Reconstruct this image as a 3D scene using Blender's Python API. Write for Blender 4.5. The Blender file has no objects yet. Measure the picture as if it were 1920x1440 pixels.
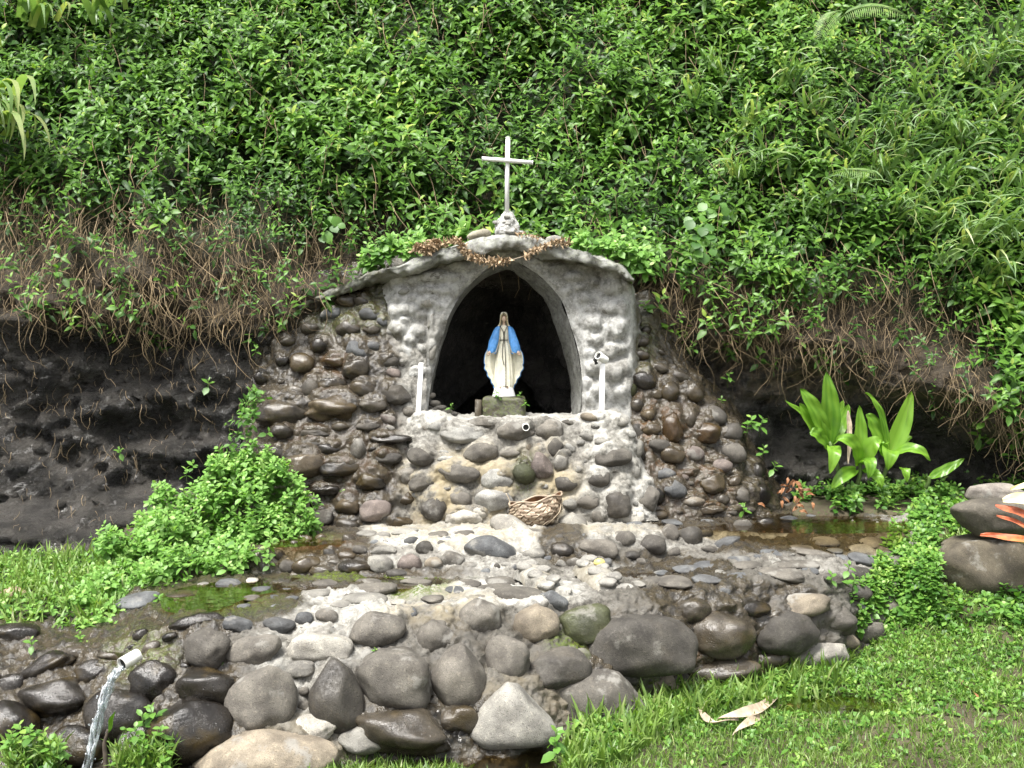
import bpy, bmesh, math, random
import numpy as np
from mathutils import Vector, Matrix, Euler

random.seed(7)
RNG = np.random.default_rng(7)
SC = bpy.context.scene
COL = SC.collection
R = math.radians

# ------------------------------------------------------------------ camera, light
F = 2000.0          # focal length in photo pixels (photo 1920 wide)
H = 2.15            # eye height over the wet ground at the wall's foot
cam_d = bpy.data.cameras.new('camera'); cam = bpy.data.objects.new('camera', cam_d); COL.objects.link(cam)
cam_d.sensor_fit = 'HORIZONTAL'; cam_d.sensor_width = 36; cam_d.lens = 36 * F / 1920
cam_d.clip_start = .05; cam_d.clip_end = 400
cam.location = (0, 0, H); cam.rotation_euler = (R(90), 0, 0)
SC.camera = cam

W = bpy.data.worlds.new('World'); SC.world = W; W.use_nodes = True
SUN_EL, SUN_AZ = 63, 212      # degrees; azimuth clockwise from +Y (behind the camera, slightly left)
nt = W.node_tree; nt.nodes.clear()
sky = nt.nodes.new('ShaderNodeTexSky'); sky.sky_type = 'NISHITA'; sky.sun_disc = False
sky.sun_elevation = R(SUN_EL); sky.sun_rotation = R(SUN_AZ); sky.dust_density = 4.0; sky.air_density = 1.0
hs = nt.nodes.new('ShaderNodeHueSaturation'); hs.inputs['Saturation'].default_value = .22
bg = nt.nodes.new('ShaderNodeBackground'); bg.inputs['Strength'].default_value = .065
wo = nt.nodes.new('ShaderNodeOutputWorld')
nt.links.new(sky.outputs[0], hs.inputs['Color']); nt.links.new(hs.outputs[0], bg.inputs[0]); nt.links.new(bg.outputs[0], wo.inputs[0])
sd = bpy.data.lights.new('sun', 'SUN'); sun = bpy.data.objects.new('sun', sd); COL.objects.link(sun)
sd.energy = 1.5; sd.angle = R(15); sd.color = (1, .97, .92)
sv = Vector((math.sin(R(SUN_AZ)) * math.cos(R(SUN_EL)), math.cos(R(SUN_AZ)) * math.cos(R(SUN_EL)), math.sin(R(SUN_EL))))
sun.rotation_euler = sv.to_track_quat('Z', 'Y').to_euler(); sun.location = (0, 0, 30)
SC.view_settings.view_transform = 'Standard'; SC.view_settings.look = 'None'
SC.view_settings.gamma = 1; SC.view_settings.use_curve_mapping = False
SC.view_settings.exposure = 2.3
SC.cycles.max_bounces = 6; SC.cycles.diffuse_bounces = 3; SC.cycles.glossy_bounces = 3
SC.cycles.transparent_max_bounces = 8; SC.cycles.caustics_reflective = False; SC.cycles.caustics_refractive = False

# ------------------------------------------------------------------ numeric helpers
def P(px, py, Y):
    """photo pixel + depth from the thing it touches -> world point(s)"""
    px = np.asarray(px, float); py = np.asarray(py, float); Y = np.asarray(Y, float)
    return np.stack(np.broadcast_arrays((px - 960) / F * Y, Y, H - (py - 720) / F * Y), -1)
def Yz(py, z): return (H - z) * F / (py - 720)
def pix(p):
    p = np.asarray(p); return 960 + p[..., 0] / p[..., 1] * F, 720 - (p[..., 2] - H) / p[..., 1] * F
def ss(a, b, x):
    t = np.clip((np.asarray(x, float) - a) / (b - a), 0, 1); return t * t * (3 - 2 * t)
def _h(i, j, k, s):
    n = (i * 374761393 + j * 668265263 + k * 1274126177 + s * 974711) & 0xffffffff
    n = ((n ^ (n >> 13)) * 1274126177) & 0xffffffff
    n = ((n ^ (n >> 16)) * 2246822519) & 0xffffffff
    return ((n >> 8) & 0xffff) / 65535.0
def vn(p, s=0):
    p = np.asarray(p, float); f = np.floor(p).astype(np.int64); t = p - f; t = t * t * (3 - 2 * t)
    i, j, k = f[..., 0], f[..., 1], f[..., 2]; x, y, z = t[..., 0], t[..., 1], t[..., 2]
    def c(a, b, d): return _h(i + a, j + b, k + d, s)
    return 2 * ((((c(0,0,0)*(1-x)+c(1,0,0)*x)*(1-y)+(c(0,1,0)*(1-x)+c(1,1,0)*x)*y)*(1-z)
               + ((c(0,0,1)*(1-x)+c(1,0,1)*x)*(1-y)+(c(0,1,1)*(1-x)+c(1,1,1)*x)*y)*z)) - 1
def fbm(p, o=4, s=0, g=.5):
    p = np.asarray(p, float); a = 1; r = 0; q = p
    for i in range(o): r = r + a * vn(q, s + i * 17); q = q * 2.03 + 11.3; a *= g
    return r
def nrm(v): return v / np.maximum(np.linalg.norm(v, axis=-1, keepdims=True), 1e-9)

def build(name, V, faces, mat, parent=None, attrs=None, smooth=True):
    """faces: (n,k) array or list of such"""
    V = np.asarray(V, np.float32).reshape(-1, 3)
    if not isinstance(faces, list): faces = [faces]
    faces = [np.asarray(f, np.int32) for f in faces if len(f)]
    me = bpy.data.meshes.new(name); me.vertices.add(len(V)); me.vertices.foreach_set('co', V.ravel())
    loops = np.concatenate([f.ravel() for f in faces]); tot = np.concatenate([np.full(len(f), f.shape[1], np.int32) for f in faces])
    st = np.concatenate([[0], np.cumsum(tot)[:-1]]).astype(np.int32)
    me.loops.add(len(loops)); me.loops.foreach_set('vertex_index', loops)
    me.polygons.add(len(tot)); me.polygons.foreach_set('loop_start', st); me.polygons.foreach_set('loop_total', tot)
    me.update(calc_edges=True)
    if smooth: me.polygons.foreach_set('use_smooth', np.ones(len(tot), bool))
    for k, a in (attrs or {}).items():
        at = me.attributes.new(k, 'FLOAT', 'POINT'); at.data.foreach_set('value', np.asarray(a, np.float32).ravel())
    me.validate()
    if mat: me.materials.append(mat)
    o = bpy.data.objects.new(name, me); COL.objects.link(o)
    if parent: child(o, parent)
    return o
def gridfaces(n, m, flip=False, closed=False):
    """n rows x m columns, index = r*m+c"""
    r = np.arange(n - 1)[:, None]; c = np.arange(m if closed else m - 1)[None, :]; c2 = (c + 1) % m
    q = np.stack([r*m+c, r*m+c2, (r+1)*m+c2, (r+1)*m+c], -1).reshape(-1, 4)
    return q[:, ::-1] if flip else q
def tag(o, label=None, cat=None, group=None, kind=None):
    if label: o['label'] = label
    if cat: o['category'] = cat
    if group: o['group'] = group
    if kind: o['kind'] = kind
    return o
def empty(name, loc=(0, 0, 0)):
    o = bpy.data.objects.new(name, None); COL.objects.link(o); o.location = loc; o.empty_display_size = .1; return o
def child(o, par):
    o.parent = par; o.matrix_parent_inverse = Matrix.Translation(par.location).inverted(); return o
def tube(pts, rad, sides=6, cap=True):
    pts = np.asarray(pts, float); n = len(pts); rad = np.broadcast_to(np.asarray(rad, float), (n,))
    T = np.gradient(pts, axis=0); T = nrm(T); ref = np.array([0, 0, 1.]) if abs(T[0][2]) < .9 else np.array([1., 0, 0])
    V = []
    for i in range(n):
        u = nrm(np.cross(T[i], ref)); w = np.cross(T[i], u)
        a = np.linspace(0, 2*np.pi, sides, endpoint=False)
        V.append(pts[i] + rad[i] * (np.cos(a)[:, None]*u + np.sin(a)[:, None]*w))
    V = np.concatenate(V); f = [gridfaces(n, sides, closed=True)]
    if cap:
        f.append(np.arange(sides)[::-1][None]); f.append(((n-1)*sides + np.arange(sides))[None])
    return V, f
def merge(parts):
    Vs, fs, o = [], [], 0
    for V, f in parts:
        Vs.append(V); fs += [np.asarray(x) + o for x in f]; o += len(V)
    by = {}
    for f in fs: by.setdefault(f.shape[1], []).append(f)
    return np.concatenate(Vs), [np.concatenate(v) for v in by.values()]
def boxm(x0, x1, y0, y1, z0, z1):
    V = np.array([[x, y, z] for z in (z0, z1) for y in (y0, y1) for x in (x0, x1)], float)
    return V, [np.array([[0,2,3,1],[4,5,7,6],[0,1,5,4],[2,6,7,3],[0,4,6,2],[1,3,7,5]])]
def spline(pts, n):
    """Catmull-Rom through pts, n samples"""
    pts = np.asarray(pts, float); k = len(pts); t = np.linspace(0, k - 1, n); i = np.clip(np.floor(t).astype(int), 0, k - 2); u = (t - i)[:, None]
    p0 = pts[np.clip(i-1, 0, k-1)]; p1 = pts[i]; p2 = pts[i+1]; p3 = pts[np.clip(i+2, 0, k-1)]
    return .5*((2*p1)+(p2-p0)*u+(2*p0-5*p1+4*p2-p3)*u**2+(3*p1-p0-3*p2+p3)*u**3)

# ------------------------------------------------------------------ materials
class M:
    def __init__(s, name):
        s.m = bpy.data.materials.new(name); s.m.use_nodes = True; s.t = s.m.node_tree; s.t.nodes.clear()
        s.out = s.n('ShaderNodeOutputMaterial')
    def n(s, ty, **kw):
        n = s.t.nodes.new(ty)
        for k, v in kw.items(): setattr(n, k, v)
        return n
    def put(s, sock, v):
        if v is None: return
        if hasattr(v, 'is_output') or isinstance(v, bpy.types.NodeSocket): s.t.links.new(v, sock)
        elif isinstance(v, (tuple, list)) and len(v) == 3 and sock.type == 'RGBA': sock.default_value = (*v, 1)
        else: sock.default_value = v
    def pos(s, sc=(1, 1, 1)):
        g = s.n('ShaderNodeNewGeometry'); mp = s.n('ShaderNodeMapping'); mp.inputs['Scale'].default_value = sc
        s.t.links.new(g.outputs['Position'], mp.inputs[0]); return mp.outputs[0]
    def noise(s, scale, detail=4, rough=.55, vec=None, dist=0):
        n = s.n('ShaderNodeTexNoise'); n.inputs['Scale'].default_value = scale; n.inputs['Detail'].default_value = detail
        n.inputs['Roughness'].default_value = rough; n.inputs['Distortion'].default_value = dist
        s.put(n.inputs['Vector'], vec if vec is not None else s.pos()); return n.outputs[0]
    def vor(s, scale, feature='F1', vec=None):
        n = s.n('ShaderNodeTexVoronoi'); n.feature = feature; n.inputs['Scale'].default_value = scale
        s.put(n.inputs['Vector'], vec if vec is not None else s.pos()); return n.outputs['Distance']
    def ramp(s, v, a, b, lo=0., hi=1.):
        n = s.n('ShaderNodeMapRange'); n.interpolation_type = 'SMOOTHSTEP'
        for i, x in enumerate((v, a, b, lo, hi)): s.put(n.inputs[i], x)
        return n.outputs[0]
    def math(s, op, a, b=None):
        n = s.n('ShaderNodeMath', operation=op); s.put(n.inputs[0], a); s.put(n.inputs[1], b); return n.outputs[0]
    def mix(s, f, a, b, blend='MIX'):
        n = s.n('ShaderNodeMix', data_type='RGBA', blend_type=blend); s.put(n.inputs[0], f); s.put(n.inputs[6], a); s.put(n.inputs[7], b); return n.outputs[2]
    def attr(s, name):
        n = s.n('ShaderNodeAttribute', attribute_name=name); return n.outputs['Fac']
    def bump(s, h, strength=.5, dist=.01, normal=None):
        n = s.n('ShaderNodeBump'); n.inputs['Strength'].default_value = strength; n.inputs['Distance'].default_value = dist
        s.put(n.inputs['Height'], h); s.put(n.inputs['Normal'], normal); return n.outputs[0]
    def bsdf(s, color, rough=.8, normal=None, spec=.5, **kw):
        n = s.n('ShaderNodeBsdfPrincipled'); s.put(n.inputs['Base Color'], color); s.put(n.inputs['Roughness'], rough)
        s.put(n.inputs['Normal'], normal); s.put(n.inputs['Specular IOR Level'], spec)
        for k, v in kw.items(): s.put(n.inputs[k.replace('_', ' ')], v)
        return n.outputs[0]
    def shade(s, sh): s.t.links.new(sh, s.out.inputs[0]); return s.m
    def mixsh(s, f, a, b):
        n = s.n('ShaderNodeMixShader'); s.put(n.inputs[0], f); s.put(n.inputs[1], a); s.put(n.inputs[2], b); return n.outputs[0]

def mat_stone():
    m = M('stone'); oi = m.n('ShaderNodeObjectInfo')
    wet = oi.outputs['Alpha']; col = oi.outputs['Color']
    n1 = m.noise(7, 5); n2 = m.noise(45, 4, .65); n3 = m.noise(170, 3, .6); big = m.noise(2.6, 3)
    c = m.mix(m.ramp(n1, .3, .72), m.mix(1., col, (.62, .60, .58), 'MULTIPLY'), m.mix(1., col, (1.3, 1.28, 1.22), 'MULTIPLY'))
    c = m.mix(m.math('MULTIPLY', m.ramp(n2, .52, .72), .7), c, m.mix(1., c, (1.7, 1.66, 1.58), 'MULTIPLY'))
    c = m.mix(m.math('MULTIPLY', m.ramp(n3, .50, .36), .6), c, m.mix(1., c, (.45, .44, .42), 'MULTIPLY'))
    patch = m.math('MULTIPLY', m.ramp(m.noise(5.5, 5, .62), .55, .66), m.ramp(oi.outputs['Random'], .15, .6))
    c = m.mix(m.math('MULTIPLY', patch, m.math('SUBTRACT', .75, m.math('MULTIPLY', wet, .65))), c, (.25, .24, .215))
    pits = m.ramp(m.vor(62), .05, .28); pitmask = m.ramp(big, .46, .6)
    c = m.mix(m.math('MULTIPLY', m.math('SUBTRACT', 1., pits), m.math('MULTIPLY', pitmask, .75)), c, (.018, .017, .015))
    c = m.mix(m.math('MULTIPLY', wet, .8), c, m.mix(1., c, (.30, .26, .20), 'MULTIPLY'))
    algae = m.math('MULTIPLY', m.ramp(m.noise(4.2, 4), .50, .64), m.math('MULTIPLY', wet, .55))
    c = m.mix(algae, c, (.065, .045, .016))
    r = m.ramp(m.math('ADD', wet, m.math('MULTIPLY', m.math('SUBTRACT', n2, .5), .9)), .10, .70, .85, .12)
    h = m.math('ADD', m.math('MULTIPLY', n2, .5), m.math('ADD', m.math('MULTIPLY', n3, .35), m.math('MULTIPLY', pits, .4)))
    return m.shade(m.bsdf(c, r, m.bump(h, .55, .012), .45))

def mat_mortar(name='cement', base=(.165, .155, .135), pale0=(.44, .43, .395)):
    m = M(name)
    wet = m.attr('wet'); tan = m.attr('tan'); moss = m.attr('moss'); rust = m.attr('rust'); pale = m.attr('pale')
    n1 = m.noise(5, 6, .6); n2 = m.noise(38, 5, .7); n3 = m.noise(150, 3, .7); n0 = m.noise(1.7, 4); nm = m.noise(13, 5, .65)
    pf = m.ramp(m.math('ADD', pale, m.math('MULTIPLY', m.math('SUBTRACT', n1, .5), 1.3)), .2, .75)
    b = m.mix(pf, base, pale0)
    c = m.mix(m.ramp(nm, .36, .62), m.mix(1., b, (.55, .54, .52), 'MULTIPLY'), b)
    c = m.mix(m.math('MULTIPLY', m.ramp(n2, .50, .66), .6), c, m.mix(1., b, (1.35, 1.33, 1.28), 'MULTIPLY'))
    c = m.mix(m.math('MULTIPLY', m.ramp(n2, .45, .34), m.math('SUBTRACT', .9, m.math('MULTIPLY', pf, .55))), c, m.mix(1., b, (.22, .21, .19), 'MULTIPLY'))
    c = m.mix(m.math('MULTIPLY', m.ramp(n0, .50, .62), .5), c, m.mix(1., c, (.42, .40, .36), 'MULTIPLY'))   # damp stain patches
    c = m.mix(m.math('MULTIPLY', tan, m.ramp(n1, .38, .6)), c, (.31, .26, .165))
    wn = m.math('ADD', wet, m.math('MULTIPLY', m.math('SUBTRACT', n1, .5), .8))
    wf = m.ramp(wn, .2, .6)
    c = m.mix(m.math('MULTIPLY', wf, .94), c, m.mix(m.ramp(nm, .40, .62), (.056, .044, .027), (.028, .024, .019)))
    c = m.mix(m.math('MULTIPLY', rust, m.ramp(nm, .46, .62)), c, (.075, .038, .010))
    c = m.mix(m.math('MULTIPLY', moss, m.ramp(n2, .4, .58)), c, (.085, .12, .012))
    r = m.mix(wf, (.92, .92, .92), m.mix(m.ramp(nm, .4, .6), (.10, .10, .10), (.30, .30, .30)))
    hd = m.math('ADD', m.math('MULTIPLY', n2, .8), m.math('MULTIPLY', n3, .45))
    hw = m.math('ADD', m.math('MULTIPLY', nm, 1.4), m.math('MULTIPLY', n2, .35))
    hh = m.n('ShaderNodeMix', data_type='FLOAT'); m.put(hh.inputs[0], wf); m.put(hh.inputs[2], hd); m.put(hh.inputs[3], hw)
    return m.shade(m.bsdf(c, r, m.bump(hh.outputs[0], .8, .022), .55))

def mat_rockface():
    m = M('wet_rock_face')
    n1 = m.noise(3.0, 6, .6); n2 = m.noise(22, 6, .7); n3 = m.noise(90, 3, .7); str_ = m.noise(9, 5, .6, m.pos((1, 1, 1.4)))
    dry = m.attr('dry')
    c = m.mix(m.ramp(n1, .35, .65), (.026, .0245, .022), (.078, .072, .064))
    c = m.mix(m.ramp(n2, .54, .70), c, (.075, .068, .058))
    c = m.mix(m.math('MULTIPLY', dry, m.ramp(str_, .35, .62)), c, (.17, .14, .10))
    c = m.mix(m.math('MULTIPLY', m.attr('soil_and_shade'), .85), c, m.mix(m.ramp(n2, .4, .65), (.040, .029, .017), (.085, .062, .036)))
    c = m.mix(m.math('MULTIPLY', m.attr('veg'), .85), c, m.mix(m.ramp(n2, .4, .65), (.014, .028, .008), (.030, .052, .014)))
    r = m.ramp(m.math('ADD', m.math('MULTIPLY', n2, .6), m.math('MULTIPLY', m.math('MAXIMUM', dry, m.attr('soil_and_shade')), .5)), .25, .75, .10, .75)
    h = m.math('ADD', m.math('MULTIPLY', n2, 1.1), m.math('ADD', m.math('MULTIPLY', n3, .40), m.math('MULTIPLY', str_, 1.1)))
    return m.shade(m.bsdf(c, r, m.bump(h, 1., .05), .5))

def mat_leaf(name, dark, light, young, rough=.38, trans=.3, spec=.5):
    m = M(name); t = m.attr('tint'); n = m.noise(3.0, 2)
    f = m.math('ADD', t, m.math('MULTIPLY', m.math('SUBTRACT', n, .5), .8))
    c = m.mix(m.ramp(f, .05, .62), dark, light); c = m.mix(m.ramp(f, .70, 1.0), c, young)
    b = m.bsdf(c, rough, None, spec)
    tr = m.n('ShaderNodeBsdfTranslucent'); m.put(tr.inputs[0], m.mix(1., c, (1.25, 1.35, .6), 'MULTIPLY'))
    return m.shade(m.mixsh(trans, b, tr.outputs[0]))

def mat_plain(name, col, rough=.6, var=.25, scale=30, bump=.2, spec=.5, dirt=None):
    m = M(name); n = m.noise(scale, 4, .6)
    c = m.mix(m.ramp(n, .3, .7), tuple(x * (1 - var) for x in col), tuple(min(1, x * (1 + var * .6)) for x in col))
    if dirt: c = m.mix(m.math('MULTIPLY', m.ramp(m.noise(scale * .4, 5, .65), .52, .68), .6), c, dirt)
    return m.shade(m.bsdf(c, rough, m.bump(n, bump, .005), spec))

def mat_water(name, tint=(.55, .45, .25), rough=.03, wav=14, bs=.25, clear=.9):
    m = M(name); n = m.noise(wav, 3, .5)
    nor = m.bump(n, bs, .02)
    fr = m.n('ShaderNodeFresnel'); fr.inputs[0].default_value = 1.33; m.put(fr.inputs['Normal'], nor)
    gl = m.n('ShaderNodeBsdfGlossy'); gl.inputs['Roughness'].default_value = rough; m.put(gl.inputs['Normal'], nor)
    tp = m.n('ShaderNodeBsdfTransparent'); tp.inputs[0].default_value = (*tint, 1)
    return m.shade(m.mixsh(m.math('MULTIPLY', fr.outputs[0], .55), tp.outputs[0], gl.outputs[0]))

MAT = dict(
    stone=mat_stone(), cement=mat_mortar('cement'), plaster=mat_mortar('grey_plaster', (.22, .22, .21), (.47, .47, .45)),
    rock=mat_rockface(),
    vine=mat_leaf('vine_leaf', (.032, .088, .014), (.120, .250, .036), (.31, .41, .075), .42, .30, .30),
    bush=mat_leaf('herb_leaf', (.07, .17, .028), (.19, .37, .075), (.32, .48, .14), .5, .35),
    weed=mat_leaf('weed_leaf', (.04, .12, .016), (.13, .28, .045), (.26, .41, .08), .45, .35),
    grass=mat_leaf('grass_blade', (.065, .14, .026), (.20, .31, .07), (.40, .42, .20), .45, .4),
    reed=mat_leaf('reed_blade', (.07, .14, .05), (.19, .30, .11), (.38, .43, .18), .4, .4),
    fern=mat_leaf('fern_leaflet', (.10, .20, .05), (.22, .34, .10), (.36, .46, .18), .5, .4),
    ti=mat_leaf('strap_leaf', (.08, .21, .018), (.20, .38, .04), (.42, .50, .08), .33, .4, .4),
    stem=mat_plain('dry_stem', (.29, .215, .125), .8, .55, 5, .1, .5, (.10, .068, .036)), darkstem=mat_plain('brown_stem', (.15, .105, .058), .8, .6, 7, .1, .5, (.05, .036, .02)),
    dead=mat_plain('dead_leaf', (.42, .34, .25), .7, .35, 12, .2),
    brownleaf=mat_plain('brown_leaf', (.26, .12, .05), .6, .5, 14, .2),
    redleaf=mat_plain('red_leaf', (.48, .13, .06), .45, .45, 9, .1, .5, (.50, .30, .06)),
    paleleaf=mat_plain('pale_leaf', (.68, .62, .30), .45, .2, 10, .1),
    white=mat_plain('white_paint', (.80, .80, .79), .35, .06, 20, .05, .5, (.62, .60, .55)),
    pvc=mat_plain('grey_white_pipe', (.70, .70, .66), .35, .08, 40, .05, .5, (.42, .38, .28)),
    black=mat_plain('bore_shade_and_clamp', (.012, .012, .012), .7, .2, 30, .1),  # black of the discs painted as shade in pipe mouths, and of the clamp
    soil_and_shade=mat_plain('mound_shade_brown', (.050, .038, .024), .75, .6, 9, .8),  # dark brown of the sheet that stands in for shade inside the herb mound
    cream=mat_plain('cream_paint', (.74, .71, .57), .5, .10, 30, .15, .4, (.50, .46, .32)),
    blue=mat_plain('blue_paint', (.085, .27, .60), .5, .18, 40, .15, .4, (.05, .16, .38)),
    skin=mat_plain('flesh_paint', (.52, .38, .28), .55, .1, 60, .1),
    hair=mat_plain('ochre_paint', (.46, .37, .20), .55, .2, 60, .2),
    bead=mat_plain('bead_black', (.02, .018, .016), .4, .2, 60, .05),
    palmfib_plain=mat_plain('palm_strip', (.44, .32, .20), .6, .35, 26, .3, .3, (.27, .17, .09)),
    petal=mat_plain('dried_petal', (.40, .29, .18), .75, .45, 40, .2, .3, (.60, .50, .34)),
    lemon=mat_plain('lemon_peel', (.62, .50, .16), .45, .1, 60, .3),
    twig=mat_plain('twig_bark', (.07, .055, .04), .85, .4, 30, .6),
    pool=mat_water('pool_water', (.62, .52, .33), .03, 10, .18),
    film=mat_water('running_water', (.80, .80, .78), .08, 9, .6),
)
def jetmat():
    m = M('water_jet'); n = m.noise(34, 5, .7, m.pos((1, 1, .30)))
    w = m.bsdf((.78, .82, .86), .12, m.bump(n, .8, .02), .6)
    tp = m.n('ShaderNodeBsdfTransparent'); tp.inputs[0].default_value = (.88, .92, .93, 1)
    gl = m.n('ShaderNodeBsdfGlossy'); gl.inputs['Roughness'].default_value = .08; m.put(gl.inputs['Normal'], m.bump(n, .8, .02))
    a = m.mixsh(.22, tp.outputs[0], gl.outputs[0])
    return m.shade(m.mixsh(m.ramp(n, .50, .60, .06, .85), a, w))
MAT['jet'] = jetmat()
def palmmat():
    m = M('palm_strip'); oi = m.n('ShaderNodeObjectInfo'); n = m.noise(60, 4, .6); n2 = m.noise(14, 3)
    c = m.mix(1., oi.outputs['Color'], m.mix(m.ramp(n2, .35, .65), (.75, .72, .7), (1.1, 1.1, 1.1)), 'MULTIPLY')
    return m.shade(m.bsdf(c, .55, m.bump(n, .3, .004), .3))
MAT['palmfib'] = palmmat()
def groundmat():
    m = M('lawn_earth'); n1 = m.noise(2.2, 5, .6); n2 = m.noise(30, 5, .7); damp = m.attr('damp')
    c = m.mix(m.ramp(n1, .35, .65), (.055, .042, .026), (.10, .085, .05))
    c = m.mix(m.ramp(n2, .5, .7), c, (.05, .08, .02))
    c = m.mix(damp, c, (.030, .024, .016))
    return m.shade(m.bsdf(c, m.ramp(damp, .2, .9, .9, .35), m.bump(n2, .8, .03), .4))
MAT['ground'] = groundmat()

# ------------------------------------------------------------------ rock base meshes (shared)
def rockmesh(name, seed, amp, boxy=2.0, taper=0., sub=4):
    bm = bmesh.new(); bmesh.ops.create_icosphere(bm, subdivisions=sub, radius=1)
    V = np.array([v.co[:] for v in bm.verts])
    if boxy != 2.0:
        V = V / (np.abs(V) ** boxy).sum(1, keepdims=True) ** (1 / boxy)
    V = V * (1 + amp * fbm(V * 1.15 + seed * 7.7, 3, seed, .45))[:, None]
    rg = np.random.default_rng(seed)
    for _ in range(4):
        pn = nrm(rg.normal(size=3)); d = V @ pn; lim = np.quantile(d, .90); V = V - np.maximum(0, d - lim)[:, None] * pn * .75
    V = V * (1 + .018 * fbm(V * 5 + seed, 3, seed + 40))[:, None]
    if taper: V[:, 0] *= 1 - taper * V[:, 2]; V[:, 1] *= 1 - .5 * taper * V[:, 2]
    for a in range(3):
        lo, hi = V[:, a].min(), V[:, a].max(); V[:, a] = (V[:, a] - (lo + hi) / 2) / ((hi - lo) / 2)
    for v, c in zip(bm.verts, V): v.co = c
    me = bpy.data.meshes.new(name); bm.to_mesh(me); bm.free()
    me.polygons.foreach_set('use_smooth', np.ones(len(me.polygons), bool)); me.materials.append(MAT['stone'])
    return me
ROCKS = [rockmesh('stone', 1, .16), rockmesh('stone', 2, .22), rockmesh('stone', 3, .12), rockmesh('stone', 4, .20, 2.6),
         rockmesh('stone', 5, .16, 2.4), rockmesh('stone', 6, .26), rockmesh('stone', 8, .14, 3.0), rockmesh('stone', 9, .2)]
EGG = rockmesh('stone', 11, .10, 2.1, .28)
TRI = rockmesh('stone', 12, .10, 2.3, .62)
BOX = rockmesh('stone', 13, .12, 3.6, .12)
SM = [rockmesh('stone', 20 + i, .18, 2.3, 0, 3) for i in range(6)]
TONE = {  # base colour, wetness
    'g': ((.116, .108, .096), .05), 'd': ((.072, .067, .060), .25), 'l': ((.20, .195, .18), .0), 'p': ((.28, .27, .245), .0),
    't': ((.185, .16, .125), .0), 'w': ((.092, .083, .070), .8), 'k': ((.045, .042, .04), 1.), 'b': ((.108, .088, .060), .8),
    'r': ((.105, .068, .034), .9), 'u': ((.098, .104, .112), .15), 'm': ((.055, .062, .030), .35), 's': ((.22, .22, .21), .0), 'v': ((.125, .105, .098), .15)}
def rock(px, py, Y, rx, ry, ang=0, tone='g', shape=None, parent=None, name='stone', push=.0, depth=.85):
    """upright stone: silhouette rx, ry pixels at depth Y"""
    k = Y / F; a, b = rx * k, ry * k; c = depth * math.sqrt(a * b)
    me = {'o': ROCKS[2], 'e': EGG, 't': TRI, 'b': BOX}.get(shape) or random.choice(ROCKS if max(rx, ry) > 24 else SM)
    o = bpy.data.objects.new(name, me); COL.objects.link(o)
    loc = P(px, py, Y - push * c)
    flip = Matrix.Rotation(R(180 * random.randint(0, 1)), 4, 'Z') if shape else Euler((R(180 * random.randint(0, 1)), 0, R(180 * random.randint(0, 1)))).to_matrix().to_4x4()
    mw = Matrix.Translation(Vector(loc)) @ Matrix.Rotation(R(-ang), 4, 'Y') @ Matrix.Diagonal((a, c, b, 1)) @ flip
    o.matrix_world = mw
    if tone == 'b': tone = random.choice('bbwdk')
    if tone == 'r': tone = random.choice('rrb')
    col, w = TONE[tone]; f = random.uniform(.75, 1.3)
    o.color = (*[x * f for x in col], max(0, min(1, w + random.uniform(-.1, .1) * (w > 0))))
    if parent:
        child(o, parent)
    return o
def flat(sheet, px, py, rx, ry, ang=0, tone='g', parent=None, thick=.32, rise=.3, name='stone'):
    """stone lying in the sheet's surface"""
    Y = float(sheet.depth(px, py)); p = P(px, py, Y)
    du = P(px + 3, py, sheet.depth(px + 3, py)) - P(px - 3, py, sheet.depth(px - 3, py)); du = du / 6
    dv = (P(px, py - 3, sheet.depth(px, py - 3)) - P(px, py + 3, sheet.depth(px, py + 3))) / 6
    du, dv, p = Vector(du), Vector(dv), Vector(p)
    n = du.cross(dv).normalized()
    if n.y > 0 and n.z < 0: n = -n
    ca, sa = math.cos(R(ang)), math.sin(R(ang))
    a = (du * ca * rx + dv * sa * rx); b = n.cross(a).normalized() * min((dv * ry).length, a.length * 1.3)
    c = n * thick * min(a.length, b.length)
    o = bpy.data.objects.new(name, random.choice(SM)); COL.objects.link(o)
    m = Matrix(((a.x, b.x, c.x, 0), (a.y, b.y, c.y, 0), (a.z, b.z, c.z, 0), (0, 0, 0, 1)))
    flip = Matrix.Rotation(R(180 * random.randint(0, 1)), 4, 'Z')
    o.matrix_world = Matrix.Translation(p + c * rise) @ m @ flip
    col, w = TONE[tone]; f = random.uniform(.82, 1.2); o.color = (*[x * f for x in col], w)
    if parent: child(o, parent)
    return o

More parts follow.
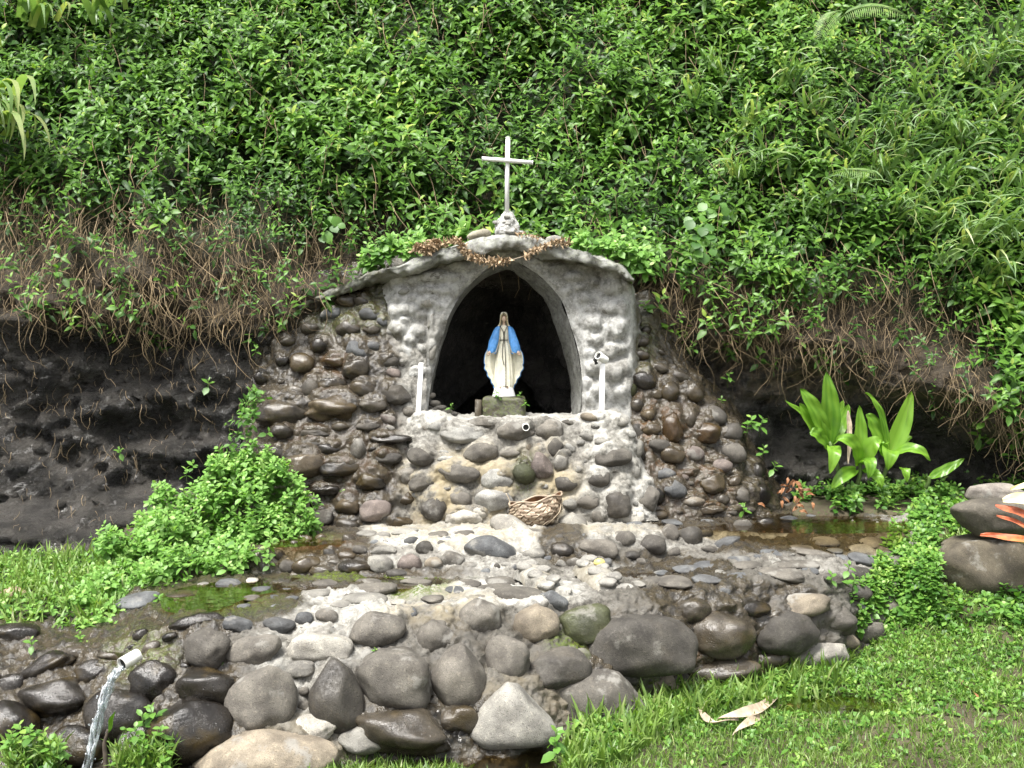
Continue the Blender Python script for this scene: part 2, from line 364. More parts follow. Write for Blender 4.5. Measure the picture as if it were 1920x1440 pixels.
# ------------------------------------------------------------------ masonry sheets
class Sheet:
    """cement skin: profile columns (px, [(py, Y) bottom->top])"""
    def __init__(s, cols):
        s.cx = np.array([c[0] for c in cols], float)
        s.kp = np.array([[k[0] for k in c[1]] for c in cols], float); s.ky = np.array([[k[1] for k in c[1]] for c in cols], float)
    def knots(s, px):
        return (np.array([np.interp(px, s.cx, s.kp[:, i]) for i in range(s.kp.shape[1])]),
                np.array([np.interp(px, s.cx, s.ky[:, i]) for i in range(s.kp.shape[1])]))
    def depth1(s, px, py, blur=7):
        kp, ky = s.knots(px); py = np.asarray(py, float)
        return sum(np.interp(py + d, kp[::-1], ky[::-1]) for d in (-blur, -blur/2, 0, blur/2, blur)) / 5
    def depth(s, px, py): return s.depth1(float(px), py)
    def mesh(s, name, mat, parent, stones, step=3.0, amp=.018, collar=1., attr=None, up=.5, seed=0):
        pxs = np.arange(s.cx[0], s.cx[-1] + .1, step); hmax = (s.kp[:, 0] - s.kp[:, -1]).max(); nr = int(hmax / step) + 2
        PX = np.repeat(pxs[None], nr, 0); PY = np.zeros((nr, len(pxs))); YY = np.zeros_like(PY)
        for j, x in enumerate(pxs):
            kp, ky = s.knots(x); PY[:, j] = np.linspace(kp[0], kp[-1], nr); YY[:, j] = s.depth1(x, PY[:, j])
        V = P(PX, PY, YY)
        g = np.zeros_like(PY)
        for st in stones:
            x, y, rx, ry, an = st[:5]; kk = np.interp(y, [0, 3000], [1, 1])
            Yc = float(s.depth(np.clip(x, pxs[0], pxs[-1]), y)); Rm = math.sqrt(rx * ry) * Yc / F
            ca, sa = math.cos(R(an)), math.sin(R(an))
            dx = PX - x; dy = (y - up * ry) - PY
            r = np.hypot((dx * ca + dy * sa) / rx, (-dx * sa + dy * ca) / (ry * 1.08))
            h = .66 * Rm * (1 - ss(.45, 1.35, r)); g = np.maximum(g, h * collar)
        nz = fbm(V * 5 + seed, 5, 3 + seed, .6) * amp * 1.3 + np.abs(fbm(V * 15 + seed, 4, 9 + seed, .6)) * amp * 1.1
        du = np.gradient(V, axis=1); dv = np.gradient(V, axis=0); n = nrm(np.cross(dv, du))
        n = n * np.sign((n * np.array([0, -.8, .6])).sum(-1, keepdims=True) + 1e-9)
        V = V + n * nz[..., None] + np.array([0, -.95, .3]) * g[..., None]
        A = dict(pale=np.zeros(PX.shape), wet=np.zeros(PX.shape), tan=np.zeros(PX.shape), moss=np.zeros(PX.shape), rust=np.zeros(PX.shape))
        if attr:
            for k, v in attr(PX, PY, V).items(): A[k] = np.clip(v, 0, 1)
        s.V = V; s.PX = PX; s.PY = PY
        return build(name, V.reshape(-1, 3), gridfaces(nr, len(pxs)), mat, parent, A)
def blob(PX, PY, x, y, rx, ry, soft=.5):
    return 1 - ss(1 - soft, 1 + soft, np.hypot((PX - x) / rx, (PY - y) / ry))

# ================================================================== THE SETTING
# ------------------------------------------------------------------ ground
def ground_z(X, Y):
    X = np.asarray(X, float); Y = np.asarray(Y, float); Ys = np.maximum(Y, .5); px = 960 + X / Ys * F
    z = .03 * fbm(np.stack([X * .8, Y * .8, X * 0], -1), 3, 5)
    inn = ss(5.6, 6.4, Y)
    zl = np.interp(Y, [5.2, 5.9, 6.6, 6.9, 7.3, 8, 9, 10, 12], [-.02, .0, .0, .30, .58, .70, .84, 1.0, 1.2])
    zr = np.interp(Y, [6.6, 7.2, 8.0, 8.6, 9.3, 10, 11, 13], [0, .04, .22, .43, .86, 1.06, 1.2, 1.3])
    mL = ss(330, 215, px) * inn; mR = ss(1560, 1720, px) * ss(6.4, 7.2, Y)
    z = z + mL * zl + mR * zr
    m2 = ss(1400, 1500, px) * ss(9.45, 9.8, Y); z = np.maximum(z, m2 * (.97 + .12 * (Y - 9.7)))
    z = np.maximum(z, ss(1680, 1730, px) * ss(1790, 1740, px) * np.interp(Y, [7.9, 8.5, 8.9, 9.3, 10], [.2, .55, .80, .93, 1.05]) * (Y > 7.9))
    # the runnel at the wall's foot and the puddle on the lawn
    def dip(x, y, rx, ry, d): return -d * (1 - ss(.5, 1.25, np.hypot((X - x) / rx, (Y - y) / ry)))
    z = z + dip(.05, 6.22, .62, .30, .10) + dip(-.85, 6.1, .5, .2, .06) + dip(2.2, 7.15, .62, .30, .09) - .02 * ss(6.6, 6.1, Y) * ss(5.4, 5.9, Y)
    return z
def axis(lo, hi, a, b, fine):
    l = lo + (a - lo) * (np.linspace(0, 1, 26) ** .45); h = b + (hi - b) * (np.linspace(0, 1, 26) ** 2.2)
    return np.unique(np.concatenate([l, np.arange(a, b, fine), h]))
gx = axis(-70, 70, -6, 7, .055); gy = axis(-60, 70, 4.2, 11.5, .055)
GX, GY = np.meshgrid(gx, gy); GZ = ground_z(GX, GY)
GP = np.stack([GX, GY, GZ], -1)
near = ss(14, 9, np.hypot(GX, GY - 7))
GP[..., 2] += near * (.012 * fbm(GP * 9, 3, 8))
gpx = 960 + GX / np.maximum(GY, .5) * F
damp = np.clip(ss(330, 240, gpx) * ss(5.6, 6.0, GY) + ss(-.01, -.07, GZ) + .7 * ss(6.0, 6.3, GY) * ss(7.2, 6.6, GY) * ss(1500, 900, gpx), 0, 1)
ground = build('ground', GP.reshape(-1, 3), gridfaces(len(gy), len(gx)), MAT['ground'], None, {'damp': damp})
tag(ground, kind='structure')

# ------------------------------------------------------------------ hillside
def hem_z(X):   # height where the hanging growth ends and the bare rock begins
    return np.interp(X, [-6, -4.5, -3, -2.2, -1.2, 0, 1.0, 1.7, 2.8, 3.6, 4.4, 6], [2.75, 2.75, 2.75, 2.7, 3.1, 3.35, 3.2, 2.75, 2.5, 2.3, 1.7, 1.4])
def hill_y(X, Z, rough=True):
    X = np.asarray(X, float); Z = np.asarray(Z, float)
    hz = hem_z(X)
    base = np.interp(X, [-9, -5, -4.2, -2.6, -2.0, -1, 1.3, 2, 3, 5, 9], [9.0, 9.35, 9.75, 9.95, 10.2, 10.5, 10.5, 10.45, 10.5, 10.4, 9.6])
    rk = base + .22 * (Z - 1.2) * (Z < 2.6) + .30 * (Z >= 2.6)
    # undercut below the rock ledge on the right
    rk = rk + ss(1.9, 2.6, X) * .22 * ss(2.12, 1.85, Z) * ss(.6, 1.1, Z)
    rk = rk - ss(-2.0, -2.8, X) * 1.1 * ss(1.35, .6, Z) ** 1.3
    hz2 = np.interp(X, [-9, -4, -2, 0, 2, 5, 9], [9.6, 9.85, 10.05, 10.35, 10.3, 10.15, 9.4])
    vg = hz2 + .5 * (Z - 2.9)
    y = rk + (vg - rk) * ss(-.35, .25, Z - hz)
    pocket = ss(1.05, .8, np.abs(X + .02)) * ss(3.35, 3.1, Z)
    y = np.maximum(y, 12.2 * pocket)
    return y
hx = np.arange(-8.4, 8.41, .04); hz = np.concatenate([np.arange(-.2, 7.0, .04), np.arange(7.0, 12, .25)])
HX, HZ = np.meshgrid(hx, hz); HY = hill_y(HX, HZ)
HP = np.stack([HX, HY, HZ], -1)
rk = 1 - ss(-.3, .5, HZ - hem_z(HX))
edge = ss(1.35, 1.05, np.abs(HX + .02)) * ss(3.5, 3.2, HZ)
ridg = 1 - np.abs(fbm(HP * np.array([.9, .9, 1.7]), 4, 33, .5)); crag = (1 - np.abs(fbm(HP * 2.4, 4, 35, .55))) * .16 + (1 - np.abs(fbm(HP * 6.0, 3, 36, .55))) * .08 - .14; lump = .20 * (ridg - .7) + crag + .10 * fbm(HP * np.array([1.3, 1.6, 1.9]), 5, 31, .55) + .17 * np.abs(fbm(HP * np.array([2.2, 2.2, 3.8]), 5, 37, .6)) + .09 * np.abs(fbm(HP * np.array([6, 6, 9.]), 4, 41, .6))
mound = .22 * fbm(HP * 1.1, 3, 51)
HP[..., 1] -= (lump * (.35 + .65 * rk) + mound * (1 - rk)) * (1 - edge)
dryr = ss(1.6, 2.6, HX) * ss(1.9, 2.1, HZ) * ss(.45, -.05, HZ - hem_z(HX))
hill = build('hillside', HP.reshape(-1, 3), gridfaces(len(hz), len(hx)), MAT['rock'], None, {'dry': dryr, 'soil_and_shade': ss(-.25, .15, HZ - hem_z(HX)), 'veg': ss(.3, 1.2, HZ - hem_z(HX))})
tag(hill, kind='structure')
# upland behind the crest so that the hill is a body, not a sheet
tx = np.linspace(-8.4, 8.4, 40); ty = np.linspace(0, 50, 30)
TX, TT = np.meshgrid(tx, ty); T0 = hill_y(TX, np.full_like(TX, 11.75))
up = build('hilltop', np.stack([TX * (1 + TT / 25), T0 + TT, 11.75 + .35 * TT + .3 * fbm(np.stack([TX, TT, TX * 0], -1) * .4, 3, 3) * ss(0, 4, TT)], -1).reshape(-1, 3), gridfaces(30, 40), MAT['ground'], None, {'damp': np.zeros(TX.size)})
tag(up, kind='structure')
for sg in (-1, 1):     # the slope carries on to both sides
    sx = 8.4 + np.linspace(0, 1, 24) ** 1.5 * 40; szz = np.linspace(-.2, 11.9, 40)
    SX, SZ = np.meshgrid(sx, szz); Y0 = hill_y(np.full_like(SX, sg * 8.4), SZ)
    o = build('hill_flank', np.stack([sg * SX, Y0 + .5 * fbm(np.stack([SX, SZ, SX * 0 + sg], -1) * .6, 4, 6) * ss(8.4, 10, SX) - .25 * (SX - 8.4), SZ], -1).reshape(-1, 3), gridfaces(40, 24), MAT['rock'], None, {'dry': np.zeros(SX.size)})
    tag(o, kind='structure')

# ================================================================== LOWER TERRACE
def zz(*k): return [(py, Yz(py, z)) for py, z in k]
low_cols = []
for px, b, t, k in [(-260, (1440, 0), (1200, .48), (1130, .58)), (40, (1432, 0), (1215, .46), (1140, .57)), (150, (1425, 0), (1225, .46), (1140, .57)), (250, (1430, 0), (1190, .60), (1110, .66)), (330, (1430, 0), (1172, .68), (1092, .70)),
                    (450, (1430, 0), (1160, .70), (1082, .70)), (700, (1412, 0), (1150, .70), (1083, .70)), (960, (1396, 0), (1130, .70), (1088, .70)),
                    (1100, (1358, 0), (1118, .70), (1083, .70)), (1250, (1305, 0), (1104, .70), (1052, .74)), (1400, (1278, 0), (1092, .70), (1014, .86)),
                    (1560, (1252, .03), (1082, .69), (988, .90)), (1640, (1185, .22), (1065, .68), (987, .91)), (1690, (1120, .45), (1045, .74), (986, .925)), (1730, (1060, .74), (1030, .80), (986, .93))]:
    kk = zz(b, t, k); yb, yt = kk[0][1], kk[1][1]; yt = max(yt, yb + .02)
    low_cols.append((px, [(b[0] + 45, yb - .10), kk[0], ((b[0] * .5 + t[0] * .5), yb * .42 + yt * .58 - .10), (t[0], yt), kk[2], (k[0] - 10, kk[2][1] + .35)]))
LOW = Sheet(low_cols)
LOW_ST = [  # px, py, rx, ry, angle, tone, shape
 (390,1220,38,38,0,'d',None),(473,1223,50,29,20,'g',None),(600,1213,54,24,-3,'p','b'),(705,1180,48,31,14,'g','e'),(815,1199,34,33,0,'g',None),
 (445,1173,26,14,-12,'u',None),(522,1172,28,14,0,'u',None),(557,1253,30,14,0,'l',None),(490,1313,58,58,0,'g',None),(630,1303,44,62,8,'d','e'),
 (740,1273,62,48,-6,'g','b'),(387,1293,50,33,-4,'k',None),(358,1372,70,56,6,'k',None),(288,1280,38,38,0,'k',None),(495,1418,118,44,4,'t','e'),
 (750,1372,86,40,-8,'w',None),(225,1342,58,46,6,'k',None),(370,1165,46,14,9,'k',None),(900,1162,35,37,0,'g',None),(1006,1173,38,35,0,'t',None),
 (1098,1170,43,33,4,'m',None),(950,1238,38,42,0,'g',None),(860,1270,46,56,-8,'g','e'),(1050,1255,52,35,-6,'d',None),(1194,1207,96,50,0,'d','b'),
 (962,1340,72,54,0,'l','t'),(1125,1312,76,52,0,'g',None),(1038,1128,27,17,-18,'u',None),(1296,1147,33,23,10,'w',None),(1407,1142,34,16,0,'k',None),
 (1504,1136,46,22,8,'t',None),(1353,1189,58,40,0,'w',None),(1476,1187,54,37,8,'d',None),(1570,1166,34,26,0,'g',None),(1532,1232,52,28,8,'p',None),
 (1345,1262,78,30,10,'w',None),(1292,1266,22,17,0,'d',None),(1668,1140,13,20,0,'g',None),(177,1263,30,24,0,'k',None),(211,1226,26,13,0,'w',None),
 (315,1241,16,10,-20,'w',None),(680,1385,40,26,0,'l',None),(1240,1290,34,26,0,'t',None),(860,1350,34,26,0,'w',None),(1085,1235,22,18,0,'m',None),
 (560,1215,16,10,0,'l',None),(773,1152,9,11,0,'u',None),(650,1245,18,12,0,'g',None),(1165,1270,30,16,0,'d',None),(1440,1236,34,18,12,'w',None),
 (1610,1112,20,14,0,'d',None),(1358,1110,11,9,0,'u',None),(1630,1185,26,18,10,'g',None),(83,1254,52,22,28,'k',None),(101,1312,64,36,0,'k',None),(25,1190,44,20,0,'k',None),(20,1362,46,42,0,'k',None),(-60,1290,60,44,0,'k',None),(150,1400,50,36,0,'k',None),(60,1415,48,34,0,'k',None),(-50,1390,52,40,0,'k',None),(140,1225,22,14,0,'w',None),(20,1285,26,20,0,'k',None),(260,1400,44,34,0,'k',None),(315,1340,26,22,0,'k',None),(590,1365,40,24,0,'p',None)]
LOW_FL = [(970,1118,27,9,15,'g'),(258,1130,32,10,4,'u'),(340,1120,30,6,6,'w'),(937,1094,28,6,0,'g'),(878,1098,26,6,0,'g'),(853,1108,20,6,0,'u'),(927,1108,35,6,-2,'g'),
 (610,1097,25,5,0,'g'),(693,1093,28,4,0,'g'),(703,1107,42,7,0,'g'),(780,1093,30,4,0,'g'),(593,1117,30,6,0,'l'),(487,1108,20,5,0,'u'),(430,1096,25,6,0,'u'),
 (382,1097,12,5,0,'l'),(470,1090,15,4,0,'p'),(470,1123,15,5,0,'g'),(507,1123,15,4,0,'u'),(543,1125,16,5,0,'u'),(457,1138,12,7,0,'u'),(517,1138,11,6,0,'u'),
 (563,1141,13,6,0,'u'),(683,1127,45,7,0,'l'),(810,1125,22,7,0,'g'),(640,1135,20,6,0,'l'),(745,1130,16,5,0,'p'),(1546,1018,24,7,0,'g'),(1448,1038,22,5,0,'u'),
 (1499,1030,25,5,0,'g'),(1427,1046,13,4,0,'u'),(1472,1038,18,4,0,'l'),(1527,1040,36,6,-6,'g'),(1566,1034,14,4,0,'u'),(1454,1050,32,5,0,'g'),
 (1553,1056,22,5,-8,'l'),(1493,1061,42,6,0,'g'),(1401,1062,28,6,0,'g'),(1386,1051,22,5,0,'u'),(1326,1062,26,6,0,'u'),(1289,1070,30,6,0,'u'),
 (1465,1079,45,10,-6,'g'),(1386,1084,24,6,0,'u'),(1324,1088,28,6,0,'u'),(1264,1094,32,9,0,'g'),(1444,1099,14,7,0,'g'),(1562,1085,18,8,0,'d'),
 (1615,1076,18,11,0,'d'),(1615,1050,22,9,0,'u'),(1615,1032,22,7,0,'l'),(1634,1020,22,8,0,'g'),(1668,1020,18,9,0,'d'),(1225,1090,20,6,0,'g'),
 (1195,1096,16,6,0,'l'),(1580,1046,9,5,0,'u'),(1520,1072,14,5,0,'u'),(1350,1074,12,4,0,'l'),(1240,1076,14,4,0,'u'),(900,1120,14,6,0,'g'),(1000,1108,14,6,0,'l'),
 (820,1106,12,4,0,'u'),(655,1118,14,4,0,'g'),(535,1108,12,4,0,'u'),(400,1128,14,5,0,'b'),(1420,1080,12,4,0,'u'),(1300,1102,12,5,0,'d'),(1500,1100,18,6,0,'t')]
def fill(existing, n, box, rmin, rmax, tones, inside, tight=.92, seed=1):
    rg = random.Random(seed); out = []
    for _ in range(4000):
        if len(out) >= n: break
        x, y = rg.uniform(box[0], box[1]), rg.uniform(box[2], box[3]); rx = rg.uniform(rmin, rmax); ry = rx * rg.uniform(.55, .85)
        if not inside(x, y): continue
        if all(math.hypot((x - e[0]) / (rx + e[2]), (y - e[1]) / (ry + e[3])) > tight for e in existing + out): out.append((x, y, rx, ry, rg.uniform(-25, 25), rg.choice(tones(x, y)), None))
    return out
LOW_ST = [(x, y, rx * 1.15, ry * 1.13, an, tn, sh) for x, y, rx, ry, an, tn, sh in LOW_ST]
LOW_ST += fill(LOW_ST, 22, (200, 1620, 1130, 1400), 11, 22, lambda x, y: 'kkw' if x < 420 else 'wkb' if 1240 < x < 1480 else 'gdltu', lambda x, y: np.interp(x, [200, 330, 700, 960, 1250, 1600], [1200, 1172, 1150, 1135, 1110, 1090]) < y < np.interp(x, [200, 700, 960, 1100, 1250, 1400, 1600], [1425, 1400, 1390, 1350, 1300, 1270, 1225]), seed=4)
lowroot = empty('stone_terrace', (0, 6.6, 0))
tag(lowroot, 'lower terrace of big grey cobbles set in cement with a shallow pool on top', 'terrace')
def low_attr(PX, PY, V):
    fr = ss(-.02, .06, .70 - V[..., 2])       # front face
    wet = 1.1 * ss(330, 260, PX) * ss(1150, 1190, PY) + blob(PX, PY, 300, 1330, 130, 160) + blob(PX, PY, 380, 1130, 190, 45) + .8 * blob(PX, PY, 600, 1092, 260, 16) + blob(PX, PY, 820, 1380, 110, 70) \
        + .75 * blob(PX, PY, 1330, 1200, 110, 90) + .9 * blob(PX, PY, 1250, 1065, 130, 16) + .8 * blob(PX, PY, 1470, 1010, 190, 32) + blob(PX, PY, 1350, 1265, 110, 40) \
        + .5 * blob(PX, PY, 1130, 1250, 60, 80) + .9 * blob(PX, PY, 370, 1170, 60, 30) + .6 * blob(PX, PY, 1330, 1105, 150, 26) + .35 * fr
    moss = blob(PX, PY, 780, 1105, 60, 16) + blob(PX, PY, 700, 1085, 160, 8) + .9 * blob(PX, PY, 1065, 1205, 40, 25) + .8 * blob(PX, PY, 1215, 1300, 30, 36) + .5 * blob(PX, PY, 270, 1230, 60, 50) + .5 * blob(PX, PY, 400, 1130, 120, 30)
    tan = .6 * blob(PX, PY, 820, 1140, 110, 40) + .5 * blob(PX, PY, 1000, 1300, 120, 60) + .6 * blob(PX, PY, 600, 1390, 160, 50) + .8 * blob(PX, PY, 290, 1215, 60, 30)
    rust = .7 * blob(PX, PY, 1340, 1235, 70, 14) + .6 * blob(PX, PY, 420, 1120, 120, 20) + .5 * blob(PX, PY, 1040, 1340, 40, 30)
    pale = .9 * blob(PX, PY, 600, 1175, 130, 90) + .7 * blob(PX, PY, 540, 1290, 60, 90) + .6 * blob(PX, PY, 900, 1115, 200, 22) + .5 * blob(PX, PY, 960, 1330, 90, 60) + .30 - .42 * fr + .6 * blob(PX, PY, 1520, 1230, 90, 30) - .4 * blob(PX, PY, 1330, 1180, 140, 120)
    return dict(wet=wet, moss=moss, tan=tan, rust=rust, pale=pale)
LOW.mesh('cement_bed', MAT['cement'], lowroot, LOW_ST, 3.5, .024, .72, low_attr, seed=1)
for (px, py, rx, ry, an, tn, sh) in LOW_ST:
    rock(px, py, float(LOW.depth(px, py)), rx, ry, an, tn, sh, lowroot, push=.42)
for (px, py, rx, ry, an, tn) in LOW_FL: flat(LOW, px, py, rx, ry, an, tn, lowroot)
# the two kerbs of the spillway, cobbles bedded in cement
def ridge(name, pts, w, h, mat, parent, seed=0):
    c = spline(pts, 40); n = 14; V = []
    for i, p in enumerate(c):
        t = nrm(c[min(i+1, 39)] - c[max(i-1, 0)]); sd_ = nrm(np.cross(t, [0, 0, 1.])); e = math.sin(math.pi * (i + .6) / 40.2) ** .4
        for a in np.linspace(0, np.pi, n): V.append(p + sd_ * math.cos(a) * w * e + np.array([0, 0, 1.]) * (math.sin(a) * h * e - .03))
    V = np.array(V); V += .016 * fbm(V * 14 + seed, 3, 4)[:, None] * np.array([.6, .6, 1.])
    return build(name, V, gridfaces(40, n), mat, parent, dict(pale=np.full(len(V), .6), wet=np.zeros(len(V)), tan=np.full(len(V), .4), moss=np.zeros(len(V)), rust=np.zeros(len(V)))), c
for pts, sd_ in (([(975,1062,.78),(1000,1072,.78),(1025,1094,.74),(1050,1122,.66)], 3), ([(1085,1052,.80),(1110,1066,.78),(1140,1088,.74),(1165,1118,.66)], 5)):
    w3 = np.array([P(a, b, Yz(b, z)) for a, b, z in pts]); w3[:, 2] -= .04
    o, c = ridge('spillway_kerb', w3, .115, .12, MAT['cement'], lowroot, sd_)
    for i, k in enumerate((5, 11, 16, 21, 26, 31, 35)):
        q = bpy.data.objects.new('stone', random.choice(SM)); COL.objects.link(q)
        q.matrix_world = Matrix.Translation(Vector(c[k]) + Vector(((-1) ** i * .045, -.02, .075))) @ Euler((.3, 0, random.uniform(-.9, -.3))).to_matrix().to_4x4() @ Matrix.Diagonal((.065, .045, .028, 1))
        q.color = (.24, .235, .22, 0); child(q, lowroot)

# ================================================================== UPPER STEP
up_cols = []
for px, b, t, g in [(470, (1072, .70), (1028, .88), (995, .89)), (560, (1076, .70), (1020, .90), (990, .90)), (700, (1083, .70), (1010, .92), (984, .92)), (900, (1087, .70), (1003, .95), (977, .95)),
                    (1100, (1080, .71), (1000, .95), (974, .95)), (1250, (1050, .74), (990, .95), (967, .95)), (1400, (1012, .86), (984, .93), (960, .94)),
                    (1560, (985, .90), (972, .93), (950, .95)), (1720, (985, .93), (970, .95), (945, .97))]:
    kk = zz(b, t, g)
    up_cols.append((px, [(b[0] + 14, kk[0][1] - .06), kk[0], (t[0], max(kk[1][1], kk[0][1] + .04)), kk[2], (g[0] - 22, kk[2][1] + .5)]))
UP = Sheet(up_cols)
UP_ST = [(920,1028,50,24,-8,'u','e'),(1054,1032,22,16,0,'k',None),(1122,1030,38,20,-8,'g',None),(1170,1012,23,17,0,'g',None),(1222,1022,28,20,0,'d',None),
 (1255,1000,17,18,0,'g',None),(1293,1006,24,19,0,'d',None),(796,1030,17,16,-20,'d',None),(848,1050,22,16,-15,'g',None),(768,1058,23,19,10,'v',None),
 (965,995,50,24,-24,'p',None),(1073,985,28,24,0,'p',None),(575,1060,28,18,10,'b',None),(617,1038,12,9,-20,'d',None),(667,1063,34,14,0,'b',None),
 (713,1058,25,17,0,'l',None),(720,1033,25,11,0,'l',None),(523,1040,12,11,0,'w',None),(603,1072,25,12,0,'w',None),(813,1057,18,13,0,'t',None),
 (1394,990,20,16,0,'g',None),(1435,981,18,12,15,'k',None),(1364,1018,27,12,18,'u',None),(1317,1001,20,10,10,'d',None),(540,1062,16,14,0,'b',None),
 (1185,1042,16,9,0,'d',None),(1000,1040,22,12,0,'l',None),(880,1062,16,9,0,'g',None),(745,1075,22,8,0,'d',None),(650,1042,18,10,0,'b',None),(1330,1030,16,8,0,'d',None),
 (1690,1000,15,13,0,'d',None)]
UP_FL = [(760,1000,22,4,0,'l'),(820,1005,20,4,0,'g'),(870,1003,18,4,0,'g'),(690,1003,20,3,0,'l'),(640,1008,20,3,0,'b'),(900,995,16,3,0,'l'),(1130,992,16,3,0,'l'),(1190,985,16,3,0,'u'),
         (1260,982,18,3,0,'u'),(1330,980,14,3,0,'u'),(1480,975,16,3,0,'u'),(1520,968,12,3,0,'u'),(945,988,14,4,10,'l'),(1000,1000,10,4,-20,'g')]
UP_ST += fill(UP_ST, 30, (540, 1400, 1005, 1075), 7, 15, lambda x, y: 'bw' if x < 690 else 'gdlu', lambda x, y: y < np.interp(x, [540, 900, 1100, 1250, 1400], [1075, 1085, 1072, 1045, 1010]), seed=5)
uproot = empty('stone_step', (0, 8.1, .7))
tag(uproot, 'raised cobble step between the lower terrace pool and the grotto', 'step')
def up_attr(PX, PY, V):
    return dict(pale=.4 + .5 * blob(PX, PY, 880, 1000, 240, 30) + .4 * blob(PX, PY, 1120, 985, 120, 20), wet=blob(PX, PY, 570, 1030, 130, 60) + .5 * blob(PX, PY, 760, 1075, 160, 14) + .8 * blob(PX, PY, 1420, 975, 240, 26) + .9 * blob(PX, PY, 1055, 1020, 45, 45) + .5 * blob(PX, PY, 1220, 1045, 150, 20),
                moss=.6 * blob(PX, PY, 560, 1008, 70, 12), tan=.5 * blob(PX, PY, 850, 1000, 200, 30) + .5 * blob(PX, PY, 1150, 985, 120, 18), rust=.7 * blob(PX, PY, 580, 1020, 90, 18))
UP.mesh('cement_bed', MAT['cement'], uproot, UP_ST, 3.0, .018, .7, up_attr, seed=2)
for (px, py, rx, ry, an, tn, sh) in UP_ST: rock(px, py, float(UP.depth(px, py)), rx, ry, an, tn, sh, uproot, push=.38)
for (px, py, rx, ry, an, tn) in UP_FL: flat(UP, px, py, rx, ry, an, tn, uproot)

# ================================================================== GROTTO
gro = empty('stone_grotto', (-.05, 9.5, .95))
tag(gro, 'grey cement and river stone grotto with a pointed arched niche', 'grotto')
LW = Sheet([(455, [(1005,9.6),(850,9.85),(800,9.95),(785,10.05),(650,10.3),(540,10.55)]), (520, [(1005,9.35),(860,9.5),(805,9.6),(788,9.78),(640,10.05),(530,10.4)]),
            (620, [(1005,9.25),(860,9.48),(800,9.6),(770,9.7),(640,9.95),(505,10.35)]), (720, [(1005,9.22),(850,9.45),(790,9.58),(700,9.76),(600,9.95),(475,10.2)]),
            (800, [(1005,9.4),(850,9.6),(790,9.7),(700,9.9),(600,10.0),(475,10.15)])])
LW_ST = [(610,568,15,10,0,'w',None),(648,564,19,12,0,'w',None),(619,590,18,11,15,'u',None),(653,616,21,15,-5,'w',None),(581,615,16,12,0,'w',None),(600,648,18,13,0,'b',None),
 (673,660,23,16,-28,'u',None),(567,681,21,18,0,'b',None),(629,679,23,10,0,'r',None),(667,694,24,18,0,'b',None),(624,719,24,13,0,'b',None),(680,729,21,15,0,'w',None),
 (586,729,19,18,0,'b',None),(700,760,24,14,0,'w',None),(624,767,46,24,0,'b',None),(527,774,50,26,0,'w',None),(530,677,12,10,0,'k',None),(492,708,14,12,0,'k',None),
 (693,590,18,11,-10,'u',None),(716,604,9,8,0,'u',None),(594,700,13,7,0,'r',None),(742,740,26,17,0,'d',None),(527,809,20,14,0,'b',None),(591,812,24,8,0,'b',None),
 (586,833,23,10,0,'b',None),(619,842,21,10,0,'k',None),(673,842,14,18,0,'g',None),(732,823,36,9,0,'b',None),(567,873,38,25,4,'b',None),(638,878,34,15,0,'b',None),
 (728,859,23,11,0,'d',None),(695,903,26,17,0,'b',None),(610,920,24,10,0,'k',None),(770,892,28,16,6,'g',None),(652,948,22,16,0,'b',None),(704,955,26,21,0,'v',None),
 (758,937,22,14,0,'b',None),(652,983,20,12,0,'w',None),(749,980,24,13,0,'b',None),(520,851,14,14,0,'w',None),(555,735,16,12,0,'w',None),(640,800,16,8,0,'w',None),
 (540,640,14,10,0,'w',None),(690,800,20,8,0,'d',None),(700,650,12,9,0,'u',None),(680,565,14,10,0,'w',None),(590,580,11,8,0,'k',None),(550,600,12,9,0,'k',None),(540,920,26,18,0,'w',None),(600,970,22,14,0,'b',None)]
LW_ST = [(x, y, rx * 1.14, ry * 1.14, an, tn, sh) for x, y, rx, ry, an, tn, sh in LW_ST]
LW_ST += fill(LW_ST, 14, (500, 770, 560, 985), 7, 17, lambda x, y: 'bwwkd' if x < 720 else 'dgv', lambda x, y: x > np.interp(y, [560, 700, 800, 900, 985], [590, 500, 490, 540, 600]), seed=6)
def lw_attr(PX, PY, V):
    return dict(pale=.55 * ss(690, 770, PX), wet=np.clip(1.1 * ss(790, 690, PX) + .25 * ss(620, 560, PY) - .35 * blob(PX, PY, 740, 560, 60, 90), 0, 1), tan=.5 * blob(PX, PY, 760, 960, 90, 90) + .35 * blob(PX, PY, 690, 880, 80, 60),
                rust=.55 * blob(PX, PY, 620, 695, 50, 45) + .4 * blob(PX, PY, 640, 880, 90, 50) + .3 * blob(PX, PY, 740, 830, 50, 50) + .35 * blob(PX, PY, 590, 815, 90, 20), moss=.3 * blob(PX, PY, 640, 600, 60, 30) + .25 * blob(PX, PY, 720, 560, 30, 60))
LW.mesh('side_wall', MAT['cement'], gro, LW_ST, 2.5, .017, 1., lw_attr, seed=3)
for (px, py, rx, ry, an, tn, sh) in LW_ST: rock(px, py, float(LW.depth(px, py)), rx, ry, an, tn, sh, gro, push=.26)
RW = Sheet([(1140, [(995,9.75),(850,9.9),(760,10.0),(700,10.1),(560,10.3)]), (1215, [(992,9.42),(850,9.7),(760,9.88),(700,10.0),(545,10.35)]), (1300, [(985,9.5),(850,9.8),(790,9.92),(735,10.1),(680,10.5)]),
            (1380, [(978,9.6),(880,9.85),(840,9.95),(800,10.15),(765,10.6)]), (1425, [(975,9.75),(920,10.0),(890,10.1),(868,10.3),(840,10.8)]), (1470, [(972,10.0),(960,10.2),(945,10.4),(930,10.6),(915,10.9)])])
